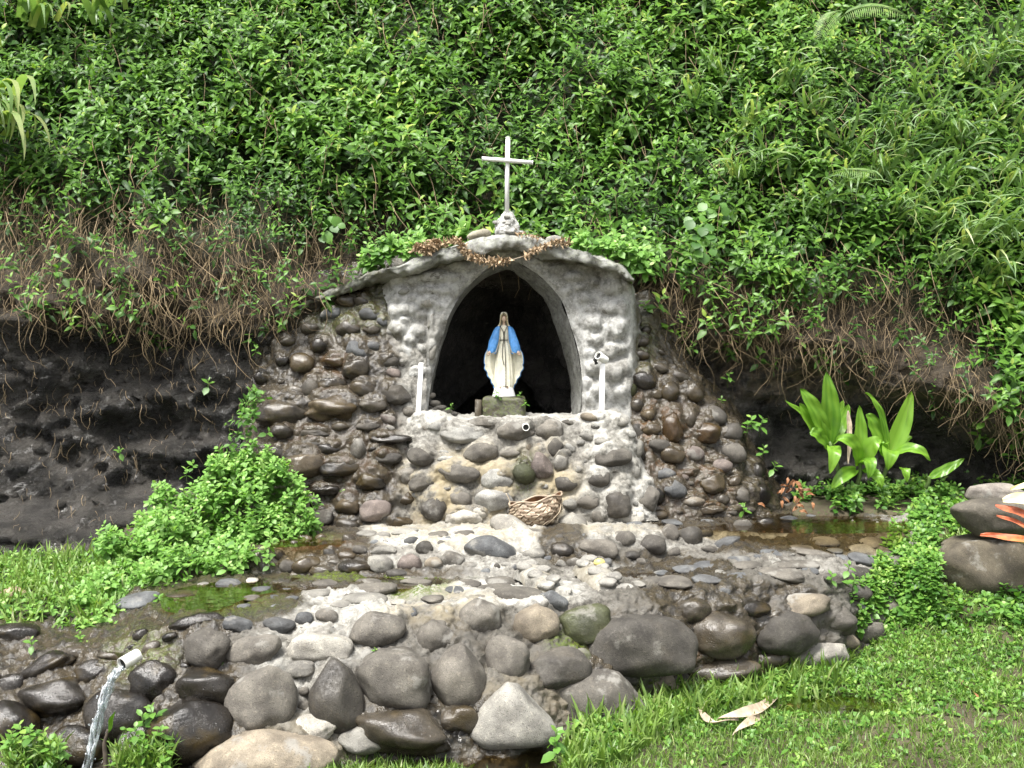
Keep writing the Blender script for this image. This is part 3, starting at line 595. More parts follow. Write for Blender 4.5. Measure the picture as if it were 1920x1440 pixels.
RW_ST = [(1208,714,20,17,0,'b',None),(1172,730,20,20,0,'m',None),(1255,736,17,20,-10,'w',None),(1298,736,20,19,0,'w','e'),(1272,706,20,12,-20,'w',None),(1215,778,12,10,0,'b',None),
 (1293,786,12,16,0,'w',None),(1339,780,21,17,-15,'d',None),(1261,803,18,27,0,'r',None),(1324,814,23,20,-12,'r',None),(1372,813,19,18,0,'d',None),(1222,805,15,11,0,'b',None),
 (1235,835,19,12,8,'d',None),(1261,854,21,15,-15,'b',None),(1300,850,18,13,0,'v',None),(1375,850,21,17,0,'g',None),(1250,889,16,11,8,'u',None),(1264,917,21,17,0,'u','e'),
 (1280,895,10,7,0,'v',None),(1336,908,22,18,0,'r',None),(1353,873,18,12,0,'v',None),(1420,928,23,20,20,'k',None),(1418,885,14,16,0,'k',None),(1195,810,11,14,0,'b',None),
 (1175,655,14,10,0,'w',None),(1203,640,13,10,0,'w',None),(1203,666,13,9,0,'w',None),(1230,930,15,15,0,'b',None),(1238,690,14,9,0,'w',None),(1200,850,10,16,0,'b',None),(1300,940,20,9,0,'t',None),
 (1385,930,18,14,0,'b',None),(1230,965,20,9,0,'b',None),(1335,955,22,8,0,'b',None),(1400,955,16,9,0,'w',None),(1230,740,10,9,0,'w',None),(1195,760,12,12,0,'w',None),(1190,600,12,10,0,'w',None),(1210,620,10,8,0,'k',None)]
RW_ST = [(x, y, rx * 1.14, ry * 1.14, an, tn, sh) for x, y, rx, ry, an, tn, sh in RW_ST]
RW_ST += fill(RW_ST, 10, (1185, 1440, 600, 970), 7, 16, lambda x, y: 'bwwrd', lambda x, y: x < np.interp(y, [600, 700, 780, 880, 960], [1215, 1290, 1350, 1400, 1440]) and (y < 780 or x > 1205 + (y - 780) * .2), seed=7)
def rw_attr(PX, PY, V):
    return dict(pale=.3 * blob(PX, PY, 1310, 880, 90, 90), wet=np.clip(1. - .30 * blob(PX, PY, 1310, 880, 90, 90) - .5 * ss(1200, 1160, PX), 0, 1), tan=.6 * blob(PX, PY, 1320, 900, 110, 90), rust=.7 * blob(PX, PY, 1336, 910, 40, 50) + .5 * blob(PX, PY, 1210, 790, 35, 70) + .7 * blob(PX, PY, 1250, 830, 70, 70) + .4 * blob(PX, PY, 1300, 950, 110, 30), moss=.3 * blob(PX, PY, 1190, 640, 40, 60))
RW.mesh('side_wall', MAT['cement'], gro, RW_ST, 2.5, .017, 1., rw_attr, seed=4)
for (px, py, rx, ry, an, tn, sh) in RW_ST: rock(px, py, float(RW.depth(px, py)), rx, ry, an, tn, sh, gro, push=.26)
# altar wall below the niche
al = []
for px, lip, dy in [(738, 812, .30), (760, 775, .12), (785, 765, .02), (815, 768, 0), (850, 780, 0), (900, 784, 0), (960, 785, -.02), (1030, 784, 0), (1072, 785, 0), (1100, 774, 0), (1130, 763, 0), (1155, 766, .02),
                    (1178, 782, .06), (1196, 830, .08), (1220, 890, .10), (1238, 950, .14), (1252, 975, .35)]:
    b = 986 if px < 1000 else 986 - (px - 1000) * .04; b = max(b, lip + 8)
    m_ = b * .5 + lip * .5
    al.append((px, [(b, 9.22 + dy), (m_, 9.36 + dy), (lip + 9, 9.56 + dy), (lip, 9.68 + dy), (lip - 4, 10.1 + dy), (lip - 7, 10.6 + dy)]))
AL = Sheet(al)
AL_ST = [(867,816,38,15,-3,'s',None),(910,793,30,10,-6,'g',None),(967,808,32,16,0,'g',None),(957,788,15,5,0,'l',None),(1009,796,11,8,0,'l',None),(1030,806,24,19,0,'g',None),
 (1072,792,18,6,0,'d',None),(901,850,30,18,10,'g',None),(956,850,17,7,10,'g',None),(860,888,36,16,-4,'g',None),(932,899,27,20,0,'s',None),(982,888,21,17,-12,'m',None),
 (1003,838,16,10,0,'t',None),(1014,872,18,23,20,'v','e'),(1040,840,13,17,-20,'g',None),(1051,868,12,14,0,'l',None),(1100,855,9,6,-30,'p',None),(1150,857,32,16,0,'g',None),
 (1123,899,19,14,15,'d',None),(1064,907,21,13,0,'d',None),(1157,947,24,23,0,'d',None),(1101,942,19,12,0,'g',None),(1165,791,12,8,0,'l',None),(1100,818,13,7,-10,'l',None),
 (864,935,18,13,0,'g',None),(926,938,33,19,-4,'s',None),(870,972,32,15,0,'p',None),(789,857,24,15,-10,'g',None),(813,955,22,23,0,'d',None),(1195,841,11,15,0,'l',None),
 (1110,783,20,7,-12,'t',None),(1215,935,20,22,0,'g',None),(1130,830,14,7,0,'l',None),(1170,905,12,9,0,'l',None),(820,800,16,9,0,'s',None),(1070,945,14,9,0,'l',None),(790,905,22,14,6,'g',None),
 (835,862,14,8,0,'s',None),(1190,885,10,12,0,'l',None),(900,962,18,10,0,'p',None),(1085,880,10,7,0,'l',None),(1185,970,22,10,0,'p',None)]
AL_ST = [(x, y, rx * 1.12, ry * 1.15, an, tn, sh) for x, y, rx, ry, an, tn, sh in AL_ST]
AL_ST += fill(AL_ST, 18, (775, 1220, 795, 970), 6, 15, lambda x, y: 'ssslg', lambda x, y: x < 1170 + (y - 780) * .3 and not (960 < x < 1045 and y > 920), seed=8)
def al_attr(PX, PY, V):
    return dict(pale=.42 + .7 * ss(800, 772, PY) + .25 * blob(PX, PY, 1170, 860, 60, 120), wet=.55 * blob(PX, PY, 985, 890, 28, 50) + .5 * ss(775, 745, PX) * ss(830, 900, PY), tan=.85 * blob(PX, PY, 900, 920, 130, 80) + .7 * blob(PX, PY, 1030, 900, 60, 70) + .5 * blob(PX, PY, 800, 930, 60, 60),
                moss=.35 * blob(PX, PY, 985, 890, 26, 40), rust=.45 * blob(PX, PY, 815, 975, 60, 18))
AL.mesh('altar_wall', MAT['cement'], gro, AL_ST, 2.5, .016, 1., al_attr, seed=5)
for (px, py, rx, ry, an, tn, sh) in AL_ST: rock(px, py, float(AL.depth(px, py)), rx, ry, an, tn, sh, gro, push=.24, depth=.82)

# arch ring, reveal and niche
OP = [(800,812),(803,765),(808,722),(815,690),(826,650),(841,596),(866,551),(899,517),(931,497),(957,488),(990,503),(1023,528),(1053,564),(1068,607),(1082,650),(1090,700),(1091,750),(1087,812)]
INN = [(803,812),(806,765),(811,722),(818,690),(830,652),(846,600),(872,557),(902,528),(928,514),(948,508),(972,520),(1001,542),(1026,573),(1041,612),(1056,657),(1066,705),(1071,750),(1070,812)]
OUT = [(690,830),(690,780),(692,735),(694,690),(696,645),(702,600),(712,545),(765,505),(850,470),(955,452),(1060,464),(1130,486),(1178,508),(1193,560),(1198,615),(1198,675),(1196,740),(1192,830)]
NT = 190
op, inn_, out = spline(OP, NT), spline(INN, NT), spline(OUT, NT)
out[:, 0] += 7 * fbm(np.stack([out[:, 0] * .02, out[:, 1] * .035, out[:, 0] * 0], -1), 3, 14)
def arch_y(px, py): return 9.88 + .00035 * (780 - np.asarray(py)) + .22 * ss(745, 690, px) + .12 * ss(1180, 1200, px)
BUMPS = [(811,520,24,9,0),(802,545,13,8,0),(802,567,15,8,0),(764,581,20,8,0),(786,621,13,9,0),(808,602,6,16,0),(757,546,13,7,0),(810,659,10,16,0),(758,668,20,12,0),(740,620,14,9,0),(770,640,12,8,0),(780,700,16,10,0),
         (745,700,14,10,0),(1152,518,12,9,0),(1149,540,18,15,0),(1142,577,16,13,0),(1114,605,13,12,0),(1155,618,18,14,0),(1117,640,14,8,0),(1099,499,11,6,0),(1142,662,15,10,0),(1152,700,16,15,0),(1116,530,9,6,0),
         (1110,690,12,10,0),(1120,735,16,12,0),(1165,580,12,12,0),(1160,655,12,10,0),(760,600,10,6,0),(790,590,10,6,0),(1085,540,8,5,0),(1128,558,8,6,0),(745,560,8,6,0),(790,735,12,10,0),(860,500,18,8,20),(1100,720,10,8,0),(832,545,12,7,0),(845,520,12,6,15),(770,525,16,8,8),(740,520,14,8,0),(1050,505,14,7,-15),(1075,520,12,7,-20),(1095,560,9,8,0),(1065,545,7,6,0),(1130,500,12,7,-15),(1110,580,9,7,0),(1170,535,9,10,0),(820,575,10,7,0),(815,625,8,10,0),(770,560,10,6,0),(740,585,12,8,0),(790,655,10,7,0),(1105,665,8,8,0),(1170,690,10,12,0),(1105,750,10,9,0),(1165,735,11,11,0),(765,720,12,9,0),(1000,490,12,6,-20),(910,485,14,6,15)]
NS = 60
s_ = np.linspace(0, 1, NS)[:, None, None]
A2 = op[None] * (1 - s_) + out[None] * s_
AY = arch_y(A2[..., 0], A2[..., 1]) + .05 * np.exp(-(s_[..., 0] / .05) ** 2)      # rounded arris
AV = P(A2[..., 0], A2[..., 1], AY)
g = np.zeros(AY.shape)
BUMPS = [(x, y, rx * random.uniform(1.05, 1.5), ry * random.uniform(1.05, 1.5), random.uniform(-25, 25)) for x, y, rx, ry, an in BUMPS]
for x, y, rx, ry, an in BUMPS:
    r = np.hypot((A2[..., 0] - x) / rx, (A2[..., 1] - y + ry * .15) / ry); g = np.maximum(g, .80 * math.sqrt(rx * ry) * .005 * (1 - ss(.45, 1.4, r)))
AV[..., 1] -= g + .030 * fbm(AV * 5, 5, 61, .6) + .014 * np.abs(fbm(AV * 16, 4, 62))
aw = np.clip(1.0 * ss(790, 700, A2[..., 0]) * ss(540, 660, A2[..., 1]) + .55 * ss(1175, 1198, A2[..., 0]) , 0, 1)
z0 = np.zeros(AY.shape)
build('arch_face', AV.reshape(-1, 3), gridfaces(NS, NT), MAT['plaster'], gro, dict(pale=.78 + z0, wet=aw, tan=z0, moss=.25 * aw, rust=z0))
for x, y, rx, ry, an in BUMPS[:27]:
    rock(x, y, float(arch_y(x, y)) - .01, rx * .75, ry * .75, an, random.choice('ssl'), None, gro, push=.02, depth=.75)
# reveal -> niche: from the arris inward and back
NR = 46; RV = []; RW_ = []
cx, cy = 945, 690
for i in range(NR):
    t = i / (NR - 1)
    if t < .35:
        q = t / .35; c = op * (1 - q) + inn_ * q; Y = (arch_y(op[:, 0], op[:, 1]) + .05) * (1 - q) + 10.30 * q
    else:
        q = (t - .35) / .65; k = math.sqrt(max(0, 1 - q ** 2.4)); w = np.array([cx, cy]) + (inn_ - [cx, cy]) * (1.10 - .10 * abs(q * 2 - 1)) * max(k, .02); c = w; Y = np.full(NT, 10.30 + 1.35 * q)
    p = P(c[:, 0], c[:, 1], 10.1); p = P(c[:, 0], c[:, 1], Y)
    RV.append(p)
RV = np.array(RV); amp = np.linspace(0, 1, NR)[:, None]
RV += (.014 + .05 * ss(.35, .6, amp))[..., None] * fbm(RV * 6, 4, 71)[..., None] * np.array([1, .5, 1.])
dk = ss(.33, .45, np.broadcast_to(amp, (NR, NT)))
cut = 17
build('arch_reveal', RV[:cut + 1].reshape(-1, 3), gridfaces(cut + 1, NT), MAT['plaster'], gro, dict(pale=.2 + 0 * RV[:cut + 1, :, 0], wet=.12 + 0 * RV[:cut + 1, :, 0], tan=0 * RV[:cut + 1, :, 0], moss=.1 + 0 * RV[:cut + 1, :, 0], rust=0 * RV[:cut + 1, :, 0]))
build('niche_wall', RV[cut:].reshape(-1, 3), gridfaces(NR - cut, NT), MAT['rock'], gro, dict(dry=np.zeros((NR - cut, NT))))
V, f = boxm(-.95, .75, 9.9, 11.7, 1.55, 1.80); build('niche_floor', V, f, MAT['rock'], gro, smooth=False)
for px, py, rx, ry in ((815, 757, 12, 7), (826, 765, 12, 6), (812, 770, 12, 7), (838, 772, 12, 6), (808, 742, 9, 6), (850, 776, 9, 5)):
    rock(px, py, 9.98, rx, ry, 0, 'd', None, gro)

# hood over the arch
HD = [(560,572,18),(610,551,20),(650,533,22),(700,512,24),(760,495,28),(820,474,34),(870,456,36),(915,445,38),(955,439,38),(1000,445,38),(1060,459,34),(1110,475,30),(1150,490,24),(1172,502,18),(1188,518,10)]
hc = spline([(a, b, c) for a, b, c in HD], 150); hv = []
SEC = 22
for i, (x, y, th) in enumerate(hc):
    fy = 9.74 + .30 * float(ss(760, 620, x)) + .16 * float(ss(1160, 1205, x)); fy += .03; top = P(x, y, fy); t = th * .72 * fy / F
    for a in np.linspace(0, 1, SEC):
        if a < .2: q = a / .2; p = (fy + 1.2 * (1 - q) ** 1.5, -t)
        elif a < .7:
            q = (a - .2) / .5 * np.pi; p = (fy - .06 * math.sin(q) ** .5, -t * (math.cos(q) * .5 + .5))
        else: q = (a - .7) / .3; p = (fy + 1.6 * q ** 1.5, .05 * q)
        hv.append((top[0], p[0], top[2] + p[1]))
hv = np.array(hv).reshape(150, SEC, 3); hv += .040 * fbm(hv * 4.5, 5, 81, .6)[..., None] * np.array([.2, 1, 1]) + .010 * fbm(hv * 22, 3, 82)[..., None] * np.array([.2, 1, 1])
hw = np.clip(.75 * ss(780, 700, hc[:, 0])[:, None] + .25 + .35 * ss(-.02, .05, np.linspace(0, 1, SEC)[None] - .75), 0, 1) + 0 * hv[..., 0]
build('hood', hv.reshape(-1, 3), gridfaces(150, SEC), MAT['plaster'], gro, dict(pale=.5 + 0 * hw, wet=hw * .45, tan=0 * hw, moss=.25 + 0 * hw, rust=0 * hw))
# lumpy footing of the cross
bm = bmesh.new(); bmesh.ops.create_icosphere(bm, subdivisions=5, radius=1); fv = np.array([v.co[:] for v in bm.verts]); ff = np.array([[v.index for v in f_.verts] for f_ in bm.faces]); bm.free()
zq = fv[:, 2]; wq = np.interp(zq, [-1, -.6, -.2, .3, .7, 1], [1.35, 1.25, 1.0, .85, .72, .3])
fv = np.stack([fv[:, 0] * wq * .115, fv[:, 1] * wq * .115, zq * .135], -1) + .016 * fbm(fv * 2.6, 4, 91)[:, None] * nrm(fv) + .006 * np.abs(fbm(fv * 9, 3, 92))[:, None] * nrm(fv)
fb = P(951, 424, 9.86); build('cross_footing', fv + fb, ff, MAT['plaster'], gro, dict(pale=.9 + 0 * zq, wet=np.full(len(fv), .0), tan=0 * zq, moss=0 * zq, rust=0 * zq))
for k in range(6):
    a = random.uniform(-1.5, 1.5) - math.pi / 2; zz_ = random.uniform(-.09, .09); rr = .115 * np.interp(zz_ / .135, [-1, -.6, -.2, .3, .7, 1], [1.3, 1.2, .98, .84, .7, .3])
    q = bpy.data.objects.new('stone', random.choice(SM)); COL.objects.link(q)
    q.matrix_world = Matrix.Translation(Vector(fb) + Vector((math.cos(a) * rr, math.sin(a) * rr, zz_))) @ Matrix.Diagonal((random.uniform(.02, .04), .02, random.uniform(.013, .02), 1)); q.color = (.33, .33, .32, 0); child(q, gro)
# spring pipe in the altar wall
pp = P(986, 801, 9.36)
def ring_pipe(p0, p1, r, wall=.2):
    p0, p1 = np.array(p0), np.array(p1); d = nrm(p1 - p0); u = nrm(np.cross(d, [0, 0, 1.])); w = np.cross(u, d); a = np.linspace(0, 2*np.pi, 28, endpoint=False)
    circ = np.cos(a)[:, None]*u + np.sin(a)[:, None]*w
    rings = [p1 + circ * r, p0 + circ * r, p0 + circ * r * (1 - wall), p0 + d * np.linalg.norm(p1 - p0) * .8 + circ * r * (1 - wall)]
    V = np.concatenate(rings); inner = p0 + d * np.linalg.norm(p1 - p0) * .16
    return (V, [gridfaces(4, 28, closed=True)]), (inner + circ * r * (1 - wall) * .99, [np.arange(28)[None]])  # second mesh: disc just inside the mouth, blackened to stand in for shade
a, b = ring_pipe(pp + [0, -.05, 0], pp + [0, .15, 0], .032); q = build('spring_pipe', *a, MAT['pvc'], gro); build('bore_shade_disc', *b, MAT['black'], q, smooth=False)

# ------------------------------------------------------------------ water
def sheet_water(name, outline, z, label_mat='pool'):
    pts = np.array(outline, float); V = []
    c = np.array([P(a, b, Yz(b, z)) for a, b in pts]); cen = c.mean(0)
    c = spline(np.vstack([c, c[:1]]), len(c) * 4)[:-1]; c[:, 2] = z
    n = len(c); o = build(name, c, np.arange(n)[None], MAT[label_mat], None, smooth=False); tag(o, kind='structure'); return o
sheet_water('pool_water', [(300,1118),(330,1105),(400,1092),(520,1084),(700,1082),(860,1084),(880,1094),(820,1100),(740,1104),(640,1102),(560,1108),(480,1116),(420,1140),(380,1148),(310,1146)], .704)
sheet_water('pool_water', [(1120,1068),(1200,1058),(1300,1044),(1400,1034),(1420,1046),(1330,1066),(1250,1084),(1190,1086),(1150,1080)], .718)
sheet_water('pool_water', [(1180,988),(1300,974),(1420,962),(1560,952),(1700,955),(1700,992),(1600,1000),(1480,1000),(1380,996),(1250,990)], .944)
sheet_water('pool_water', [(500,1026),(560,1004),(700,994),(720,1002),(660,1012),(580,1024)], .908)
sheet_water('puddle_water', [(640,1400),(850,1380),(960,1376),(1080,1368),(1180,1380),(1180,1460),(900,1490),(640,1470)], -.045)
sheet_water('puddle_water', [(1480,1270),(1600,1262),(1760,1275),(1780,1330),(1650,1365),(1480,1340)], -.01)
# thin sheets of running water over the wall
def cascade(px0, px1, py0, py1, sheet, name='cascade_water', off=.03):
    xs = np.linspace(px0, px1, 40); ys = np.linspace(py0, py1, 40); V = []
    for y in ys:
        for x in xs: V.append(P(x + 6 * math.sin(y * .05), y, float(sheet.depth(x, y)) - off - .02 * math.sin(math.pi * (x - px0) / (px1 - px0))))
    V = np.array(V); V[:, 1] -= .02 * fbm(V * np.array([14, 14, 5.]), 3, 7)
    return tag(build(name, V, gridfaces(40, 40), MAT['film']), kind='structure')
cascade(800, 880, 1325, 1400, LOW, off=.06)

# ================================================================== VEGETATION
def leaf_tpl(w=.42, arch=.35, fold=.25, seg=4, peak=.42, tip=1.0):
    """leaf along +X, normal +Z: midrib + two edges, arched down"""
    t = np.linspace(0, 1, seg + 1); prof = w / 2 * np.where(t < peak, np.sin(t / peak * np.pi / 2), np.cos((t - peak) / (1 - peak) * np.pi / 2) ** tip)
    z = -arch * t ** 2; V = []; f = []
    for i in range(seg + 1): V += [(t[i], 0, z[i]), (t[i], prof[i], z[i] + fold * prof[i]), (t[i], -prof[i], z[i] + fold * prof[i])]
    for i in range(seg):
        a, b = i * 3, (i + 1) * 3
        f += [(a, b, b + 1, a + 1), (a + 2, b + 2, b, a)]
    V = np.array(V, float)
    return V, np.array(f)
def blade_tpl(w=.05, bend=.6, seg=4):
    """grass blade up +Z bending to +X"""
    t = np.linspace(0, 1, seg + 1); V = []; f = []
    a = bend * t ** 1.3 * 1.5; dx = np.sin(a); dz = np.cos(a); x = np.concatenate([[0], np.cumsum((dx[1:] + dx[:-1]) / 2)]) / seg; z = np.concatenate([[0], np.cumsum((dz[1:] + dz[:-1]) / 2)]) / seg
    ww = w / 2 * (1 - t ** 2.2) + .0005
    for i in range(seg + 1): V += [(x[i], -ww[i], z[i]), (x[i], ww[i], z[i])]
    for i in range(seg): f.append((2*i, 2*i+1, 2*i+3, 2*i+2))
    return np.array(V, float), np.array(f)
def scatter(name, tpls, X, Rm, S, tint, mat, parent=None, pick=None):
    """X (n,3) positions, Rm (n,3,3) columns = local axes, S (n,) or (n,3) scales"""
    n = len(X); S = np.asarray(S, float); S = S[:, None] * np.ones(3) if S.ndim == 1 else S
    if not isinstance(tpls, list): tpls = [tpls]
    pick = RNG.integers(0, len(tpls), n) if pick is None else pick
    Vs, Fs, Ts, o = [], [], [], 0
    for k, (tv, tf) in enumerate(tpls):
        i = np.where(pick == k)[0]
        if not len(i): continue
        v = np.einsum('nij,nkj->nki', Rm[i], tv[None] * S[i][:, None, :]) + X[i][:, None, :]
        Vs.append(v.reshape(-1, 3)); Fs.append((tf[None] + (np.arange(len(i)) * len(tv))[:, None, None]).reshape(-1, tf.shape[1]) + o); Ts.append(np.repeat(tint[i], len(tv))); o += len(i) * len(tv)
    return build(name, np.concatenate(Vs), [np.concatenate(Fs)], mat, parent, {'tint': np.concatenate(Ts)})
def frames(x, zref):
    """columns: x axis, y axis, z axis with z near zref"""
    x = nrm(x); y = nrm(np.cross(zref, x)); z = np.cross(x, y); return np.stack([x, y, z], -1)
def sprigs(base, axis, npair, spacing, L0, L1, e0, e1, droopvar=.25):
    """decussate leaf pairs along each sprig; returns leaf positions, frames, sizes, age"""
    n = len(base); ax = nrm(axis); ref = np.where(np.abs(ax[:, 2:3]) > .9, np.array([[1., 0, 0]]), np.array([[0, 0, 1.]]))
    u = nrm(np.cross(ax, ref)); w = np.cross(ax, u); ph = RNG.uniform(0, np.pi, n)
    Xs, Rs, Ss, As = [], [], [], []
    for j in range(npair):
        t = j / max(1, npair - 1)
        for sgn in (0, 1):
            a = ph + j * np.pi / 2 + sgn * np.pi + RNG.normal(0, .25, n)
            rad = np.cos(a)[:, None] * u + np.sin(a)[:, None] * w
            e = (e0 + (e1 - e0) * t) + RNG.normal(0, droopvar, n)
            d = np.cos(e)[:, None] * rad + np.sin(e)[:, None] * ax; up_ = np.cos(e)[:, None] * ax - np.sin(e)[:, None] * rad
            Xs.append(base + ax * (spacing * j)[:, None] if np.ndim(spacing) else base + ax * spacing * j)
            Rs.append(frames(d, up_)); Ss.append((L0 + (L1 - L0) * t) * RNG.uniform(.75, 1.2, n)); As.append(np.full(n, t))
    return np.concatenate(Xs), np.concatenate(Rs), np.concatenate(Ss), np.concatenate(As)

# --- creeper over the hillside
def leaf_bottom(px): return np.interp(px, [-400, 0, 120, 250, 400, 520, 640, 720, 800, 1180, 1300, 1450, 1560, 1680, 1780, 1860, 1920, 2400], [400, 385, 420, 430, 440, 450, 440, 455, 470, 530, 540, 560, 540, 520, 560, 780, 830, 850])
def hem_pix(px): return np.interp(px, [-400, 0, 120, 250, 400, 520, 600, 700, 800, 1180, 1250, 1400, 1560, 1700, 1800, 1920, 2400], [600, 590, 600, 625, 640, 620, 560, 500, 480, 560, 650, 670, 680, 760, 800, 860, 900])
def hill_pt(n, x0=-8, x1=8, z0=1.2, z1=8.6):
    X = RNG.uniform(x0, x1, n); Z = RNG.uniform(z0, z1, n); return X, Z
def on_hill(X, Z): 
    j = np.clip(((X + 8.4) / .04).astype(int), 0, HX.shape[1] - 1); i = np.clip(((Z + .2) / .04).astype(int), 0, 179); return HP[i, j, 1]
X, Z = hill_pt(21000); Y = on_hill(X, Z); px, py = pix(np.stack([X, Y, Z], -1))
lb = leaf_bottom(px); nzp = fbm(np.stack([X * 1.3, Z * 1.6, X * 0], -1), 3, 21); nz2 = fbm(np.stack([X * .8, Z * .8, X * 0 + 4], -1), 3, 25)
prob = .22 * (py < hem_pix(px) + 25) + .94 * ss(60, -70, py - lb - 70 * nzp)
prob *= np.where((px < -60) | (px > 1980) | (py < -60), .32, 1.) * (.80 + .20 * ss(-.4, .2, nz2))
keep = RNG.uniform(size=len(X)) < prob; X, Y, Z, px, py, nz2 = [a[keep] for a in (X, Y, Z, px, py, nz2)]
inpk = (np.abs(X + .02) < 1.25) & (Z < 3.42); X, Y, Z, px, py, nz2 = [a[~inpk] for a in (X, Y, Z, px, py, nz2)]
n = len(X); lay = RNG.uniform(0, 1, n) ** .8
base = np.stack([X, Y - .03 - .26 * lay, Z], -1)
ax = nrm(np.stack([RNG.normal(0, .30, n), -.75 + RNG.normal(0, .22, n), .80 + RNG.normal(0, .25, n)], -1))
sz = (.130 + .03 * nz2) * RNG.uniform(.65, 1.3, n); sz = sz * np.where(py > leaf_bottom(px) - 20, .72, 1.)
Xs, Rs, Ss, As = sprigs(base, ax, 4, RNG.uniform(.038, .065, n), 1., .55, -.05, .75)
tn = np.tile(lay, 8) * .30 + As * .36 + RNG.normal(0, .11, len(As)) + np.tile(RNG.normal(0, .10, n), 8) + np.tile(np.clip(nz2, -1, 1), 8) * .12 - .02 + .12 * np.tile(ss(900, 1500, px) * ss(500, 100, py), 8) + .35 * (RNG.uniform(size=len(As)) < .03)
VT = [leaf_tpl(.46, .30, .28, 3), leaf_tpl(.38, .45, .35, 3), leaf_tpl(.52, .16, .2, 3), leaf_tpl(.32, .55, .3, 3)]
o = scatter('creeper_leaves', VT, Xs, Rs, Ss * np.tile(sz, 8), np.clip(tn, 0, 1), MAT['vine']); tag(o, 'dense dark green creeper leaves covering the hillside above the grotto', 'creeper', kind='stuff')

# --- hanging dry stems along the hem
def ribbon_tubes(name, paths, rad, mat, sides=3, parent=None):
    """paths (n,k,3); rad (n,)"""
    n, k, _ = paths.shape; T = nrm(np.gradient(paths, axis=1)); ref = np.array([.3, 1., .2]); u = nrm(np.cross(T, ref)); w = np.cross(T, u)
    a = np.linspace(0, 2*np.pi, sides, endpoint=False); tap = np.linspace(1, .55, k)[None, :, None, None]
    V = paths[:, :, None, :] + rad[:, None, None, None] * tap * (np.cos(a)[None, None, :, None] * u[:, :, None, :] + np.sin(a)[None, None, :, None] * w[:, :, None, :])
    f = gridfaces(k, sides, closed=True); F_ = (f[None] + (np.arange(n) * k * sides)[:, None, None]).reshape(-1, 4)
    return build(name, V.reshape(-1, 3), F_, mat, parent)
def stems(n, zlo, zhi, sel, lmin, lmax, wander, out, r0, r1, down=1., th_s=.45):
    X = RNG.uniform(-7.5, 7.5, n); Z = RNG.uniform(zlo, zhi, n); Y = on_hill(X, Z); px, py = pix(np.stack([X, Y, Z], -1))
    k = sel(px, py, X, Z); X, Y, Z = X[k], Y[k], Z[k]; n = len(X); L = RNG.uniform(lmin, lmax, n); K = 7; t = np.linspace(0, 1, K)
    th = RNG.normal(0, th_s, n); ph = RNG.uniform(0, 6.28, n)
    d = np.stack([np.sin(th), 0 * th, -np.cos(th) * down], -1)
    p = np.stack([X, Y - RNG.uniform(.02, out, n), Z], -1)[:, None, :] + d[:, None, :] * (t[None, :, None] * L[:, None, None])
    p[..., 0] += wander * L[:, None] * np.sin(t[None] * 5 * RNG.uniform(.5, 1.3, n)[:, None] + ph[:, None]) * t[None]
    p[..., 1] += -(.12 * L[:, None] * np.sin(t[None] * np.pi)) - wander * .4 * L[:, None] * np.cos(t[None] * 4 + ph[:, None])
    p[..., 2] += wander * .5 * L[:, None] * np.sin(t[None] * 7 + ph[:, None] * 2) * t[None]
    return p, RNG.uniform(r0, r1, n)
def not_shrine(px, py): return ~((px > 690) & (px < 1195) & (py > 440))
def sel_band(px, py, X, Z):
    lb, hm = leaf_bottom(px), hem_pix(px); a = ss(lb - 130, lb - 10, py) * ss(hm + 10, hm - 50, py); return (RNG.uniform(size=len(px)) < a) & not_shrine(px, py + 25)
p1, r1 = stems(13000, 1.5, 5.4, sel_band, .15, .55, .20, .22, .0014, .0046)
p4, r4 = stems(11000, 1.5, 5.4, sel_band, .08, .40, .35, .16, .0010, .0026, th_s=.9)
def sel_hill(px, py, X, Z): return (RNG.uniform(size=len(px)) < .8 * ss(40, -60, py - leaf_bottom(px))) & (py > -150) & not_shrine(px, py)
p2, r2 = stems(2600, 2.5, 7.5, sel_hill, .3, .8, .10, .40, .0025, .005)
o = ribbon_tubes('dry_stems', np.concatenate([p1, p2]), np.concatenate([r1, r2]), MAT['stem']); tag(o, 'tangle of thin dry brown stems hanging below the creeper leaves', 'dry stems', kind='stuff')

o = ribbon_tubes('brown_stems', p4, r4, MAT['darkstem']); tag(o, 'fine brown rootlets matted behind the hanging dry stems', 'rootlets', kind='stuff')
# --- litter of thin straws on the wet rock face
def sel_rock(px, py, X, Z): return (px > -50) & (px < 480) & (py > 640) & (py < 1000) | ((px > 1330) & (py > 660) & (py < 800) & (RNG.uniform(size=len(px)) < .4))
p3, r3 = stems(2600, .8, 3.0, sel_rock, .05, .22, .2, .05, .0012, .0026)
o = ribbon_tubes('straw_litter', p3, r3, MAT['stem']); tag(o, 'scattered straws stuck on the wet dark rock face', 'straw', kind='stuff')

# --- generic low leafy growth
HT = [leaf_tpl(.66, .14, .15, 3, .5, .8), leaf_tpl(.58, .26, .2, 3, .5, .8)]
def herb(name, pts, axes, mat, L0, L1, npair, spacing, label, cat, tb=.35, tv=.15, tpl=None, kind='stuff', e0=-.05, e1=.7, stem=True):
    n = len(pts); Xs, Rs, Ss, As = sprigs(pts, axes, npair, spacing * RNG.uniform(.8, 1.2, n), L0, L1, e0, e1)
    o = scatter(name, tpl or HT, Xs, Rs, Ss, np.clip(tb + As * .3 + RNG.normal(0, tv, len(As)), 0, 1), mat)
    if stem:
        ln = spacing * npair; t = np.linspace(-.6, .9, 4); pth = pts[:, None, :] + nrm(axes)[:, None, :] * (t[None, :, None] * ln)
        s_ = ribbon_tubes('stems', pth, np.full(n, .0018), MAT['weedstem'], parent=o); s_['kind'] = 'stuff'
    return tag(o, label, cat, kind=kind)
MAT['weedstem'] = mat_plain('green_stem', (.10, .16, .04), .6, .3, 12, .1)
